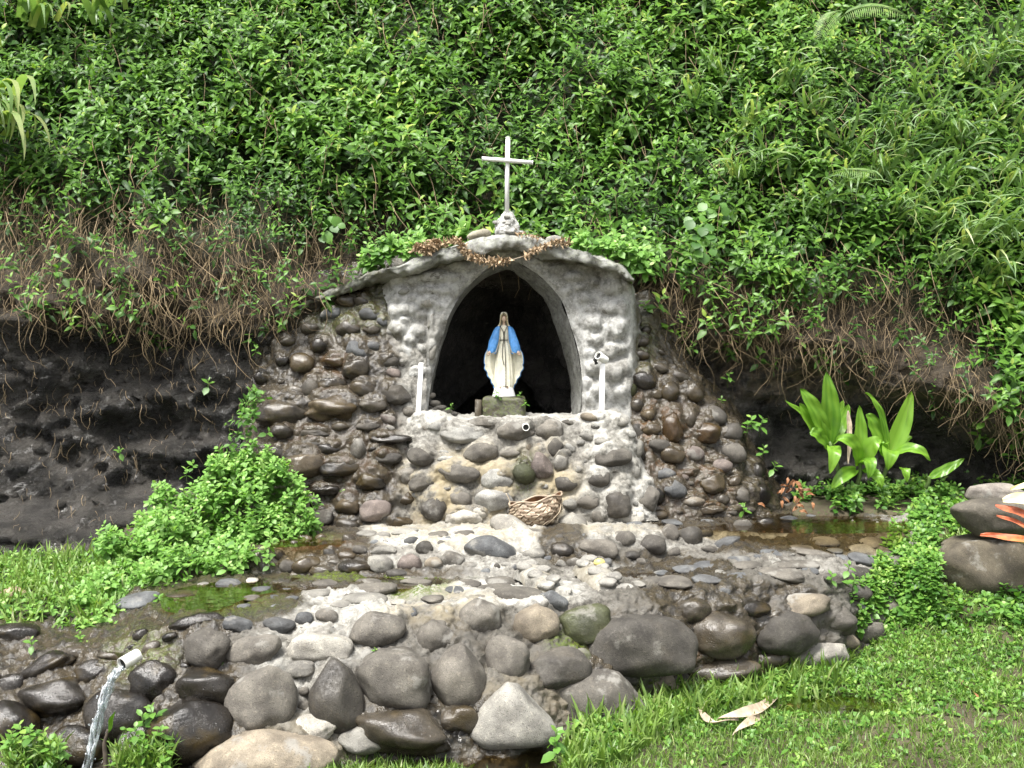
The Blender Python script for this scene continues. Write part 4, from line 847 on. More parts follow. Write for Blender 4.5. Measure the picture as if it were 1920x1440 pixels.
# bright herb bank left of the grotto: a mound on the bank, x from pixel 110 to 600
def in_poly(px, py, poly):
    poly = np.array(poly, float); ins = np.zeros(len(px), bool); j = len(poly) - 1
    for i in range(len(poly)):
        c = ((poly[i, 1] > py) != (poly[j, 1] > py)) & (px < (poly[j, 0] - poly[i, 0]) * (py - poly[i, 1]) / (poly[j, 1] - poly[i, 1] + 1e-9) + poly[i, 0]); ins ^= c; j = i
    return ins
def bushpoly(n, poly, depth, seed):
    P_ = np.array(poly); a, b = P_.min(0), P_.max(0); px = RNG.uniform(a[0], b[0], n); py = RNG.uniform(a[1], b[1], n); nz = fbm(np.stack([px / 34, py / 34, px * 0], -1), 4, seed, .65)
    k = in_poly(px + 26 * nz, py + 22 * nz, poly); px, py, nz = px[k], py[k], nz[k]; return px, py, depth(px, py) - .22 * nz - RNG.uniform(0, .22, len(px))
BUSH = [(395,880),(440,846),(505,850),(560,895),(600,950),(585,1000),(530,1020),(515,1055),(450,1068),(400,1082),(335,1090),(300,1108),(262,1120),(235,1165),(190,1190),(140,1180),(150,1125),(195,1090),(185,1040),(215,1005),(255,965),(300,935),(360,915)]
def bush_y(px, py): return np.interp(py, [840, 900, 960, 1020, 1060, 1110, 1200], [9.25, 9.15, 8.95, 8.60, 8.25, 7.75, 7.05]) - .25 * ss(0, 1, (420 - px) / 400) * 0
px, py, Y = bushpoly(3300, BUSH, bush_y, 33)
pts = P(px, py, Y); st_ = RNG.uniform(size=len(pts)) < .10; pts[st_] += np.stack([RNG.normal(0, .07, len(pts)), -RNG.uniform(0, .12, len(pts)), RNG.uniform(.03, .14, len(pts))], -1)[st_]; n = len(pts)
ax = np.stack([RNG.normal(0, .45, n), -.35 + RNG.normal(0, .25, n), np.full(n, 1.)], -1)
herb('herb_bank', pts, ax, MAT['bush'], .074, .042, 3, .028, 'mound of bright green small leaved herb spilling beside the grotto', 'herb', .45, .18)
# dark body inside the mound so that gaps read as shade
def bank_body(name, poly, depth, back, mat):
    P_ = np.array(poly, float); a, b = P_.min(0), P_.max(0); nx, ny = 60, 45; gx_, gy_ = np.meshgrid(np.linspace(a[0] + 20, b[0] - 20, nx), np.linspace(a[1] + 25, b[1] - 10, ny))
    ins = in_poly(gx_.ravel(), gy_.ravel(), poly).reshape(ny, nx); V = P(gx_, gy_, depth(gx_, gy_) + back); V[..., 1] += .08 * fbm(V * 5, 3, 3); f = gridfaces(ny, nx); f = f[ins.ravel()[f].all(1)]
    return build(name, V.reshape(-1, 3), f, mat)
hb = bank_body('herb_shade_sheet', BUSH, bush_y, .20, MAT['soil_and_shade']); tag(hb, kind='structure')
# climbing sprig above the mound
px = RNG.normal(0, 14, 44); py = RNG.uniform(735, 862, 44); px = px * np.interp(py, [735, 770, 860], [.5, 1, 1.6]) + np.interp(py, [735, 800, 860], [482, 460, 448])
pts = P(px, py, 9.22 - RNG.uniform(0, .15, 44)); herb('climbing_herb', pts, np.stack([RNG.normal(0, .6, 44), np.full(44, -.5), np.full(44, .8)], -1), MAT['bush'], .075, .045, 2, .03, 'upright leafy sprig climbing above the herb mound against the rock', 'herb', .2, .12)

# --- lawn: grass blades and small broad-leaved weeds
def lawn_pts(n, x0, x1, y0, y1, sel):
    X = RNG.uniform(x0, x1, n); Y = RNG.uniform(y0, y1, n); Z = ground_z(X, Y); p = np.stack([X, Y, Z], -1); px, py = pix(p); k = sel(px, py, X, Y, Z); return p[k], px[k], py[k]
WALLB = ([0, 330, 560, 640, 860, 1000, 1080, 1180, 1300, 1400, 1560, 1640, 1720, 1920], [1435, 1440, 1420, 1405, 1425, 1420, 1370, 1345, 1290, 1268, 1235, 1150, 1040, 900])
def sel_lawn(px, py, X, Y, Z):
    nz = fbm(np.stack([X * 2.2, Y * 2.2, X * 0], -1), 3, 15); edge = np.interp(px, *WALLB)
    water = (Z < -.035) ; bare = ss(.22, .5, fbm(np.stack([X * 1.2, Y * 1.2, X * 0], -1), 3, 77))
    return (py > edge + 4) & ~(water & (RNG.uniform(size=len(px)) < .93)) & (RNG.uniform(size=len(px)) < .78 + .40 * nz - .22 * bare) & (px > 560)
BT = [blade_tpl(.10, .7, 3), blade_tpl(.085, 1.1, 3), blade_tpl(.11, .35, 3), blade_tpl(.08, 1.5, 3)]
def grass_on(name, p, L, label, mat='grass', tb=.4, tv=.18, cat='grass', lean=.35, tpl=BT, kind='stuff'):
    n = len(p); a = RNG.uniform(0, 2*np.pi, n); up_ = nrm(np.stack([RNG.normal(0, lean, n), RNG.normal(0, lean, n), np.ones(n)], -1)); x = np.stack([np.cos(a), np.sin(a), 0*a], -1); y = nrm(np.cross(up_, x)); x = np.cross(y, up_)
    o = scatter(name, tpl, p, np.stack([x, y, up_], -1), L, np.clip(tb + RNG.normal(0, tv, n), 0, 1), MAT[mat]); return tag(o, label, cat, kind=kind)
p, px, py = lawn_pts(170000, -2.6, 5.6, 4.9, 10.2, sel_lawn)
far = ss(1330, 1440, py); lush = ss(1420, 1300, py)
grass_on('lawn_grass', p, RNG.uniform(.045, .105, len(p)) * (1 - .2 * far), 'short bright green lawn grass at the foot of the terrace', tb=.46)
k = RNG.uniform(size=len(p)) < .15 * (.12 + lush); pw = p[k] + [0, 0, .015]
herb('lawn_weeds', pw, np.stack([RNG.normal(0, .4, len(pw)), RNG.normal(-.2, .4, len(pw)), np.ones(len(pw))], -1), MAT['weed'], .055, .032, 2, .02, 'small broad leaved weeds mixed through the wet lawn', 'weeds', .45, .2, stem=False)
# taller fringe along the wall's foot
fx = RNG.uniform(1060, 1640, 2600); fy = np.interp(fx, *WALLB) + RNG.uniform(4, 70, 2600); fY = F * H / (fy - 720); q = P(fx, fy, fY); q[:, 2] = ground_z(q[:, 0], q[:, 1])
grass_on('fringe_grass', q, RNG.uniform(.11, .26, len(q)), 'taller arching grass along the foot of the stone wall', tb=.5, lean=.25)
fx = RNG.uniform(1060, 1700, 420); fy = np.interp(fx, *WALLB) + RNG.uniform(8, 60, 420); q = P(fx, fy, F * H / (fy - 720)); q[:, 2] = ground_z(q[:, 0], q[:, 1]) + .04
herb('fringe_weeds', q, np.stack([RNG.normal(0, .3, 420), np.full(420, -.3), np.ones(420)], -1), MAT['weed'], .075, .04, 3, .025, 'leafy green weeds along the foot of the stone wall', 'weeds', .5, .2)
# grass in the runnel, bottom edge
fx = RNG.uniform(570, 870, 1300); fy = RNG.uniform(1412, 1475, 1300); q = P(fx, fy, F * H / (fy - 720)); q[:, 2] = ground_z(q[:, 0], q[:, 1])
grass_on('runnel_grass', q, RNG.uniform(.05, .12, len(q)), 'pale fine grass growing in the runnel below the wall', tb=.5)
# right bank: herbs between terrace and cliff
def sel_rb(px, py, X, Y, Z):
    nz = fbm(np.stack([X * 1.6, Y * 1.6, X * 0], -1), 3, 19)
    return (px > 1440) & (px < 2060) & (py > 880) & (py < 1180) & (RNG.uniform(size=len(px)) < .62 + .7 * nz) & ((py < 948 + 26 * nz) | (px > 1690 + 40 * nz)) & ~((px > 1750) & (py > 1000) & (py < 1120))
p, px, py = lawn_pts(8000, 1.6, 6.5, 8.0, 11.3, sel_rb)
p[:, 2] += RNG.uniform(0, .10, len(p))
herb('bank_herb', p, np.stack([RNG.normal(0, .4, len(p)), RNG.normal(-.35, .3, len(p)), np.ones(len(p))], -1), MAT['weed'], .085, .045, 3, .028, 'low green herbs on the bank below the strap leaved plant', 'herb', .38, .2)
fx = RNG.uniform(1590, 1760, 800); fy = RNG.uniform(985, 1215, 800); nz = fbm(np.stack([fx / 30, fy / 22, fx * 0], -1), 3, 44); k = (fx + 45 * nz > np.interp(fy, [985, 1040, 1090, 1150, 1215], [1700, 1655, 1630, 1605, 1590])); fx, fy = fx[k], fy[k]
q = np.array([P(a, b, float(LOW.depth(min(a, 1729), b)) - .03) for a, b in zip(fx, fy)]); gz = ground_z(q[:, 0], q[:, 1]); q[:, 2] = np.maximum(q[:, 2], gz)
herb('edge_herb', q, np.stack([RNG.normal(0, .4, len(q)), np.full(len(q), -.4), np.ones(len(q))], -1), MAT['weed'], .075, .04, 3, .026, 'weeds creeping over the broken end of the cobble terrace', 'weeds', .45, .2)
# left bank grass and weeds
def sel_lb(px, py, X, Y, Z): return (px < 235) & (px > -120) & (py > 1030) & (py < 1190) & (RNG.uniform(size=len(px)) < .8) & (py > np.interp(px, [0, 120, 235], [1050, 1045, 1030]))
p, px, py = lawn_pts(12000, -5.2, -2.2, 6.4, 9.3, sel_lb)
grass_on('bank_grass', p, RNG.uniform(.06, .20, len(p)), 'soft light green grass on the bank left of the herb mound', tb=.5)
pw = p[RNG.uniform(size=len(p)) < .28]; herb('bank_weeds', pw + [0, 0, .03], np.stack([RNG.normal(0, .4, len(pw)), np.full(len(pw), -.3), np.ones(len(pw))], -1), MAT['bush'], .06, .035, 2, .025, 'small weeds in the grass of the left bank', 'weeds', .4, .2, stem=False)
fx = RNG.uniform(20, 310, 260); fy = RNG.uniform(1340, 1470, 260); k = ((fx < 115) | (fx > 225)) & (fy > 1370 + 40 * RNG.uniform(size=260)); fx, fy = fx[k], fy[k]
q = P(fx, fy, 5.95 - RNG.uniform(0, .2, len(fx)))
herb('corner_weeds', q, np.stack([RNG.normal(0, .4, len(q)), np.full(len(q), -.3), np.ones(len(q))], -1), MAT['weed'], .07, .04, 3, .03, 'lush weeds beside the water jet at the foot of the black boulders', 'weeds', .5, .2)
q2 = P(np.where(RNG.uniform(size=700) < .5, RNG.uniform(10, 110, 700), RNG.uniform(215, 320, 700)), RNG.uniform(1370, 1475, 700), 5.95 - RNG.uniform(0, .2, 700)); q2[:, 2] = np.minimum(q2[:, 2], ground_z(q2[:, 0], q2[:, 1]) + .12)
grass_on('corner_grass', q2, RNG.uniform(.08, .18, 700), 'thin grass beside the water jet', tb=.5)
# growth lapping over the hood and terrace crannies
def tuftpts(lst, per, spread, yoff):
    out = []
    for px, py, Y in lst: out.append(P(px + RNG.normal(0, spread, per), py + RNG.normal(0, spread * .5, per), Y - RNG.uniform(0, yoff, per)))
    return np.concatenate(out)
pts = np.concatenate([tuftpts([(715,480,10.0),(735,470,10.0),(755,468,10.0),(700,495,10.05),(770,455,10.1),(800,448,10.3),(850,440,10.3)], 9, 16, .1), tuftpts([(1090,460,9.95),(1120,465,9.9),(1150,470,9.9),(1175,480,9.9),(1190,495,9.95),(1140,455,10.1),(1210,500,10.0)], 8, 20, .16)])
herb('hood_herb', pts, np.stack([RNG.normal(0, .4, len(pts)), np.full(len(pts), -.6), np.full(len(pts), .8)], -1), MAT['bush'], .115, .06, 3, .035, 'fresh light green leaves trailing over the edge of the grotto roof', 'creeper', .4, .2)
# seedlings rooted in the rock and the crannies, each its own plant
SEED = [(390,725,9.85,.09),(400,870,9.6,.08),(225,850,9.7,.07),(640,930,9.35,.06),(1365,712,10.3,.09),(1352,755,10.3,.07),(1410,795,10.1,.10),(1425,800,10.1,.11),(1400,810,10.1,.1),(1430,850,10.0,.08),(1450,880,9.9,.09),(520,590,10.25,.10),(500,545,10.2,.09),(545,600,10.3,.08),
        (470,640,10.0,.09),(480,660,9.9,.07),(560,520,10.3,.08),(1395,958,9.55,.09),(1560,1088,7.95,.07),(1590,1070,8.1,.07),(1600,1095,8.0,.08),(1640,1120,8.3,.08),(410,1240,6.35,.05),(703,1222,6.45,.03),(300,1130,7.3,.07),(305,1190,6.9,.05),
        (1275,600,10.2,.08),(1300,655,10.3,.08),(1500,640,10.2,.08),(1690,640,10.2,.08),(1870,820,10.0,.13),(1890,860,9.9,.12),(1885,780,10.1,.12),(150,1200,6.85,.06),(170,1215,6.8,.05),(60,1210,6.7,.06),(935,745,9.93,.05),(985,758,9.92,.05),(930,740,9.94,.04),(975,742,9.95,.04),(845,765,9.9,.05),(470,900,9.0,.1),(270,1360,5.95,.09),(290,1345,5.98,.09),(1045,1410,6.05,.11),(1040,1390,6.1,.1)]
SEEDLAB = 'small green seedling rooted in a cranny of rock or cement'
for px, py, Y, L in SEED:
    b = P(px, py, Y)[None]; ax = np.array([[random.uniform(-.3, .3), -.45, 1.]])
    Xs, Rs, Ss, As = sprigs(b, ax, 3, np.array([L * .35]), L, L * .55, -.1, .8)
    o = scatter('seedling', HT, Xs - b, Rs, Ss, np.clip(.45 + As * .3 + RNG.normal(0, .12, len(As)), 0, 1), MAT['weed']); o.location = b[0]
    lab = ('small green seedling sprouting beside the pedestal of the statue' if 840 < px < 1000 and py < 780 else 'small green seedling rooted in the cement of the lower terrace' if py > 1050 and px > 290 and py < 1300 and px < 1700 else
           'small seedling growing on the black boulders below the left bank' if py > 1150 and px < 290 else 'seedling growing from the runnel beside the puddle at the wall foot' if py > 1300 else
           'small seedling on the dark rock below the creeper on the left' if px < 700 else 'small seedling on the rock between the grotto and the strap leaved plant' if px < 1550 else 'leafy seedling hanging at the dark hollow beside the bank herbs')
    tag(o, lab, 'seedling', 'seedlings in rock crannies')
    pth = np.array([[0, 0.03, -L * .9], [0, .01, -L * .3], ax[0] * L * .8]); V, f = tube(pth, .003, 4); st = build('stem', V, f, MAT['weedstem']); st.parent = o
# round-leaved climbers
RT = [leaf_tpl(.95, .18, .1, 4, .45, .6)]
for px, py, Y in ((618,432,10.2),(1322,425,10.05),(1325,465,10.0),(1345,385,10.15)):
    b = P(px, py, Y); n = 7; Xs = RNG.normal(0, .07, (n, 3)) * [1, .4, 1]; d = nrm(np.stack([RNG.normal(0, .8, n), RNG.normal(-.5, .4, n), RNG.normal(-.5, .4, n)], -1))
    o = scatter('round_leaf_vine', RT, Xs, frames(d, np.array([[0, -.8, .6]])), RNG.uniform(.08, .125, n), RNG.uniform(.1, .5, n), MAT['weed']); o.location = b
    tag(o, 'cluster of round pale green vine leaves hanging over dry stems', 'vine', 'round leaved vine clusters')

# --- arching grass tufts on the right of the hill, bamboo-like blades at the left edge
RB = [blade_tpl(.055, 1.5, 6), blade_tpl(.05, 1.1, 6), blade_tpl(.045, 1.9, 6)]
TUFT = [(1310,180),(1345,130),(1400,240),(1430,300),(1385,330),(1520,200),(1580,270),(1650,330),(1700,290),(1600,350),(1750,230),(1790,330),(1830,130),(1870,200),(1890,90),(1850,380),(1900,330),(1760,420),(1820,450),(1690,400),(1540,380),(1880,440),(1720,160),(1480,150),(1660,240),(1905,250),(1770,500),(1860,520),(1800,260),(1740,350)]
for i, (px, py) in enumerate(TUFT):
    Zg = H - (py - 720) / F * 10.8; Xg = (px - 960) / F * 10.8; Yg = float(on_hill(np.array([Xg]), np.array([Zg]))[0]) - .36; b = P(px, py, Yg); n = random.randint(16, 30)
    a = RNG.uniform(0, 2*np.pi, n); up_ = nrm(np.stack([RNG.normal(0, .5, n), -.55 + RNG.normal(0, .35, n), np.ones(n) * .8], -1)); x = nrm(np.stack([np.cos(a), -np.abs(np.sin(a)), -.3 + 0 * a], -1)); y = nrm(np.cross(up_, x)); x = np.cross(y, up_)
    o = scatter('grass_tuft', RB, RNG.normal(0, .07, (n, 3)), np.stack([x, y, up_], -1), RNG.uniform(.30, .70, n), np.clip(RNG.normal(.55, .22, n), 0, 1), MAT['reed']); o.location = b
    tag(o, 'tuft of long arching grass blades growing through the hillside creeper', 'grass tuft', 'arching grass tufts on the hillside')
for i, (px, py, lab) in enumerate(((-15, 200, 'clump of drooping yellow green grass blades hanging over the creeper'), (60, 40, 'tall upright grass with broad curving blades among creeper leaves'), (200, 20, 'curved grass blades arching out above the creeper beside tall upright grass'))):
    b = P(px, py, 10.1 if i == 0 else 11.0); n = (36, 14, 12)[i]; a = RNG.uniform(-.5, .5, n)
    up_ = nrm(np.stack([.35 + RNG.normal(0, .35, n), -.6 + RNG.normal(0, .2, n), np.full(n, (.35, 1.2, 1.0)[i])], -1)); x = nrm(np.stack([np.sin(a) * .6 + .3, np.full(n, -.4), np.full(n, -1.)], -1)); y = nrm(np.cross(up_, x)); x = np.cross(y, up_)
    o = scatter('reed_clump', [blade_tpl(.085, 1.3, 7), blade_tpl(.07, 1.7, 7)], RNG.normal(0, .09, (n, 3)), np.stack([x, y, up_], -1), RNG.uniform(.55, 1.05, n), np.clip(RNG.normal((.9, .5, .5)[i], .2, n), 0, 1), MAT['reed']); o.location = b; tag(o, lab, 'grass clump')
# --- fern fronds
def frond(name, p0, p1, p2, w, nl, parent):
    t = np.linspace(0, 1, 24)[:, None]; p0, p1, p2 = map(np.array, (p0, p1, p2)); c = (1-t)**2*p0 + 2*(1-t)*t*p1 + t**2*p2
    V, f = tube(c, np.linspace(.006, .0015, 24), 4); r = build(name, V, f, MAT['weedstem'], parent)
    s = np.linspace(.12, .99, nl); q = np.array([[np.interp(x, t[:, 0], c[:, k]) for k in range(3)] for x in s]); T = nrm(np.gradient(q, axis=0)); side = nrm(np.cross(T, [0, -.85, .5]))
    Xs, D, S = [], [], []
    for sg in (-1, 1):
        d = nrm(side * sg + T * .55 + np.array([0, 0, -.25])); Xs.append(q); D.append(d); S.append(w * np.sin(np.pi * np.clip(s * .86 + .12, 0, 1)) ** .7 + .01)
    l = scatter('leaflets', leaf_tpl(.085, .25, .2, 3, .3), np.concatenate(Xs), frames(np.concatenate(D), np.array([[0, -.8, .55]])), np.concatenate(S), np.clip(RNG.normal(.5, .2, nl * 2), 0, 1), MAT['fern'], r); l['kind'] = 'stuff'
    return r
fr = empty('fern', P(1565, 30, 11.2)); tag(fr, 'pale feathery fern fronds arching over the hill top', 'fern')
frond('frond', P(1570, 38, 10.9), P(1625, -12, 10.6), P(1702, 32, 10.5), .13, 30, fr)
frond('frond', P(1575, 20, 10.9), P(1550, 25, 10.6), P(1536, 76, 10.5), .13, 20, fr)
fr = empty('fern', P(1560, 325, 10.6)); tag(fr, 'single yellowish fern frond poking through the hillside grass', 'fern')
frond('frond', P(1560, 322, 10.3), P(1600, 312, 10.0), P(1642, 326, 9.95), .10, 20, fr)

# ================================================================== SHRINE OBJECTS
# --- cross
cr = empty('white_cross', P(951, 398, 9.86)); tag(cr, 'thin white pipe cross standing on the grotto roof', 'cross')
V, f = tube([P(950.5, 405, 9.86), P(951, 330, 9.86), P(952.5, 259, 9.86)], .0215, 16); build('upright', V, f, MAT['white'], cr)
V, f = tube([P(905, 297.5, 9.83), P(952, 301, 9.83), P(998, 305, 9.83)], .0195, 16); build('crossbar', V, f, MAT['white'], cr)
for a, b in (((905.2, 297.5), (903.6, 297.4)), ((997.8, 305), (999.4, 305.1))):
    V, f = tube([P(*a, 9.83), P(*b, 9.83)], .0215, 16); build('end_cap', V, f, MAT['white'], cr)
V, f = tube([P(952.5, 259.5, 9.86), P(952.5, 257.5, 9.86)], .0235, 16); build('end_cap', V, f, MAT['white'], cr)

# --- white posts on the altar shoulders
def post(px0, py0, px1, py1, Y, w, label):
    b = P(px0, py0, Y); t = P(px1, py1, Y); o = empty('white_post', b); tag(o, label, 'post')
    ux = np.array([1., 0, 0]) * w / 2; uy = np.array([0, 1., 0]) * w / 2; V = []
    for p in (b - [0, 0, .06], t):
        for sx, sy in ((-1, -1), (1, -1), (1, 1), (-1, 1)): V.append(p + ux * sx + uy * sy)
    q = build('shaft', np.array(V), [gridfaces(2, 4, closed=True), np.array([[4, 5, 6, 7]])], MAT['white'], o, smooth=False)
    bv = q.modifiers.new('b', 'BEVEL'); bv.width = .004; bv.segments = 2
    return o, t
post(784.5, 764, 790, 680, 9.70, .044, 'plain white square post at the open end of the altar lip')
rp, t = post(1128, 762, 1129.5, 682, 9.72, .048, 'white square post with a tilted pipe fitting on its top')
a, b = ring_pipe(t + [-.045, -.06, .075], t + [.03, .02, .03], .037, .18); q = build('pipe_fitting', *a, MAT['pvc'], rp); build('bore_shade_disc', *b, MAT['black'], q, smooth=False)
V, f = tube([t + [-.05, -.02, .06], t + [-.07, -.03, .03], t + [-.055, -.02, .0]], .02, 8); build('clamp', V, f, MAT['black'], rp)

# --- pedestal
pe = empty('pedestal', (-.08, 10.12, 1.8)); tag(pe, 'mossy cement block under the statue inside the niche', 'pedestal')
bm = bmesh.new(); bmesh.ops.create_cube(bm, size=1); bmesh.ops.subdivide_edges(bm, edges=bm.edges, cuts=14, use_grid_fill=True)
pv = np.array([v.co[:] for v in bm.verts]); pf = np.array([[v.index for v in x.verts] for x in bm.faces]); bm.free()
pv = pv / np.maximum(1, (np.abs(pv * 2) ** 14).sum(1, keepdims=True) ** (1 / 14)) ; pv = pv * [.40, .40, .30] + [-.08, 10.14, 1.88]; pv += .012 * fbm(pv * 9, 4, 5)[:, None]
build('block', pv, pf, MAT['cement'], pe, dict(pale=np.zeros(len(pv)), wet=np.full(len(pv), .45), tan=np.zeros(len(pv)), moss=np.full(len(pv), .5), rust=np.zeros(len(pv))))
V, f = boxm(-.35, -.285, 9.98, 10.3, 1.78, 2.0); V += .006 * fbm(V * 12, 2, 3)[:, None]; q = build('side_slab', V, f, MAT['stone'], pe, smooth=False); q.color = (.10, .085, .06, .3)

# --- statue: lofted drapery
ST_Y = 10.12; ST_C = 944.8; KU = ST_Y / F
SB = P(ST_C, 743, ST_Y); st = empty('statue', SB); tag(st, 'painted statue of a robed figure in a blue mantle with arms lowered', 'statue')
def zs(zy): return 743 - 743 + (1245 - zy) / 7.2 * KU          # zoom-pixel row -> height above base
def wx(zx): return zx / 7.2 * KU
def loft(name, rows, mat, n=48, cx=None, parent=st, front=None, smooth=True, folds=0, fold_amp=.0, seed=0, cap=True):
    """rows: (zoom row, half width, half depth, x offset, y offset)"""
    rows = np.array([r + (0,) * (5 - len(r)) for r in rows], float); m = max(24, len(rows) * 5); rr = spline(rows, m); a = np.linspace(0, 2*np.pi, n, endpoint=False); V = []
    for i, (zy, hw, hd, ox, oy) in enumerate(rr):
        t = i / (m - 1); fo = 1 + fold_amp * np.sin(a * folds + seed + 1.3 * math.sin(t * 3)) * min(1, t * 1.6) + fold_amp * .5 * np.sin(a * folds * 1.7 + seed * 2) * t
        V.append(np.stack([wx(ox) + wx(hw) * np.cos(a) * fo, wx(oy) + wx(hd) * np.sin(a) * fo, np.full(n, zs(zy))], -1))
    V = np.concatenate(V) + SB; f = [gridfaces(m, n, closed=True)]
    if cap: f += [np.arange(n)[None], ((m - 1) * n + np.arange(n)[::-1])[None]]
    return build(name, V, f, mat, parent)
loft('base', [(1128,112,90),(1132,124,100),(1136,128,104),(1180,140,112),(1235,156,122),(1245,158,124)], MAT['white'], 40)
loft('robe', [(285,28,26),(310,62,44),(360,70,50),(430,66,52),(490,60,48),(530,70,52),(620,92,62),(760,112,74),(900,124,82),(1020,130,88),(1100,126,90),(1134,120,88)], MAT['cream'], 72, folds=13, fold_amp=.045)
# mantle hanging behind: cream lining in front, blue outside
def mantle(name, mat, grow, yb, th):
    rows = spline([(300,88,0),(400,140,0),(500,182,0),(600,214,0),(660,244,0),(720,257,0),(800,260,0),(880,246,0),(960,212,0),(1030,172,0),(1090,142,0),(1130,124,0)], 60); n = 41; V = []
    for k, off in enumerate((0, th)):
        for i, (zy, hw, _) in enumerate(rows):
            u = np.linspace(-1, 1, n); t = i / 59
            sc = 1 + .035 * np.sin(i * .9) * (i > 32) * (np.abs(u) > .8)
            yy = yb + off + 46 * (1 - u ** 2) - 10 + 7 * np.cos(u * 22) * t + 40 * (1 - t)
            V.append(np.stack([wx((hw + grow) * u * sc), wx(yy), np.full(n, zs(zy + 6 * np.abs(u) * (grow > 0)))], -1))
    V = np.concatenate(V) + SB; g1 = gridfaces(60, n); g2 = g1[:, ::-1] + 60 * n
    i = np.arange(59); e = np.concatenate([np.stack([i*n, (i+1)*n, (i+1)*n+60*n, i*n+60*n], -1), np.stack([i*n+n-1, i*n+n-1+60*n, (i+1)*n+n-1+60*n, (i+1)*n+n-1], -1)])
    return build(name, V, [np.concatenate([g1, g2, e])], mat, st)
mantle('mantle_lining', MAT['cream'], 0, 10, 10); mantle('mantle_back', MAT['blue'], 10, 22, 14)
for sg in (-1, 1):
    # sleeve of the mantle over the arm
    path = spline([(52,292,6,26,40),(78,330,-4,46,52),(108,420,-22,58,62),(136,520,-40,66,66),(152,600,-52,66,62),(158,652,-58,56,50),(156,668,-60,44,40)], 34); n = 32; a = np.linspace(0, 2*np.pi, n, endpoint=False); V = []
    for i, (x, zy, y, hw, hd) in enumerate(path):
        fo = 1 + .05 * np.sin(a * 5 + i * .35) + .03 * np.sin(a * 9 - i * .5)
        V.append(np.stack([wx(sg * x + hw * np.cos(a) * fo), wx(y + hd * np.sin(a) * fo * .8), np.full(n, zs(zy)) + wx(1) * 10 * np.cos(a) * sg * (i > 24)], -1))
    V = np.concatenate(V) + SB; sl = build('sleeve', V, [gridfaces(34, n, closed=True), np.arange(n)[None], (33 * n + np.arange(n)[::-1])[None]], MAT['blue'], st)
    # dark trim along the inner edge
    c = np.array([(sg * 46, 300, -44), (sg * 54, 400, -62), (sg * 62, 500, -84), (sg * 88, 600, -108), (sg * 112, 655, -112), (sg * 150, 668, -108)], float); c = spline(c, 30)
    V, f = tube(np.stack([wx(c[:, 0]), wx(c[:, 2]), zs(c[:, 1])], -1) + SB, wx(4.5), 6); build('trim', V, f, MAT['hair'], sl)
    # hand: palm, four fingers and a thumb, palm turned forward, pointing down and out
    hb_ = np.array([sg * 188, 640, -78.]); parts = []
    def hp(pts): return np.array([[wx(p[0]), wx(p[2]), zs(p[1])] for p in pts]) + SB
    parts.append(tube(hp([(sg * 168, 622, -66), (sg * 184, 640, -76), (sg * 198, 660, -84), (sg * 204, 672, -88)]), np.array([wx(15), wx(17), wx(17), wx(13)]), 10))
    for j, (dx, ln) in enumerate(((-12, 30), (-3, 35), (6, 33), (14, 26))):
        parts.append(tube(hp([(sg * (203 + dx), 668, -88), (sg * (208 + dx * 1.15), 668 + ln * .55, -95), (sg * (209 + dx * 1.2), 668 + ln, -92)]), np.array([wx(5.4), wx(5), wx(3.6)]), 7))
    parts.append(tube(hp([(sg * 184, 648, -88), (sg * 180, 664, -100), (sg * 184, 678, -103)]), np.array([wx(6), wx(5.4), wx(4)]), 7))
    V, f = merge(parts); build('hand', V, f, MAT['skin'], st)
    # bare foot on the base
    V, f = tube(hp([(sg * 40, 1112, -70), (sg * 46, 1124, -88), (sg * 52, 1130, -106)]), np.array([wx(16), wx(17), wx(10)]), 10); build('foot', V, f, MAT['skin'], st)
# head: face, hair and veil
bm = bmesh.new(); bmesh.ops.create_icosphere(bm, subdivisions=5, radius=1); hv_ = np.array([v.co[:] for v in bm.verts]); hf = np.array([[v.index for v in x.verts] for x in bm.faces]); bm.free()
x, y, z = hv_.T
fr_ = np.clip(-y, 0, 1)
jaw = np.interp(z, [-1, -.6, 0, 1], [.62, .80, 1, 1]); y2 = y * 1.05
y2 = y2 - .24 * np.exp(-((x / .13) ** 2 + ((z + .08) / .26) ** 2)) * fr_ * np.interp(z, [-.4, -.2, .3], [.3, 1, .2])           # nose
y2 = y2 + .10 * (np.exp(-(((np.abs(x) - .36) / .17) ** 2 + ((z - .12) / .11) ** 2))) * fr_                                      # eye sockets
y2 = y2 - .07 * np.exp(-((x / .24) ** 2 + ((z + .50) / .06) ** 2)) * fr_ - .05 * np.exp(-((x / .2) ** 2 + ((z + .66) / .06) ** 2)) * fr_  # lips
y2 = y2 - .10 * np.exp(-((x / .25) ** 2 + ((z + .90) / .14) ** 2)) * fr_                                                         # chin
hd = np.stack([wx(35) * x * jaw, wx(38) * y2 - wx(10), wx(50) * z], -1)
tilt = np.array(Matrix.Rotation(R(12), 3, 'X')); hd = hd @ tilt.T + SB + [0, 0, zs(205)]
build('head', hd, hf, MAT['skin'], st)
loft('neck', [(250,20,20,0,-6),(285,22,22,0,0),(305,34,28,0,4)], MAT['skin'], 20)
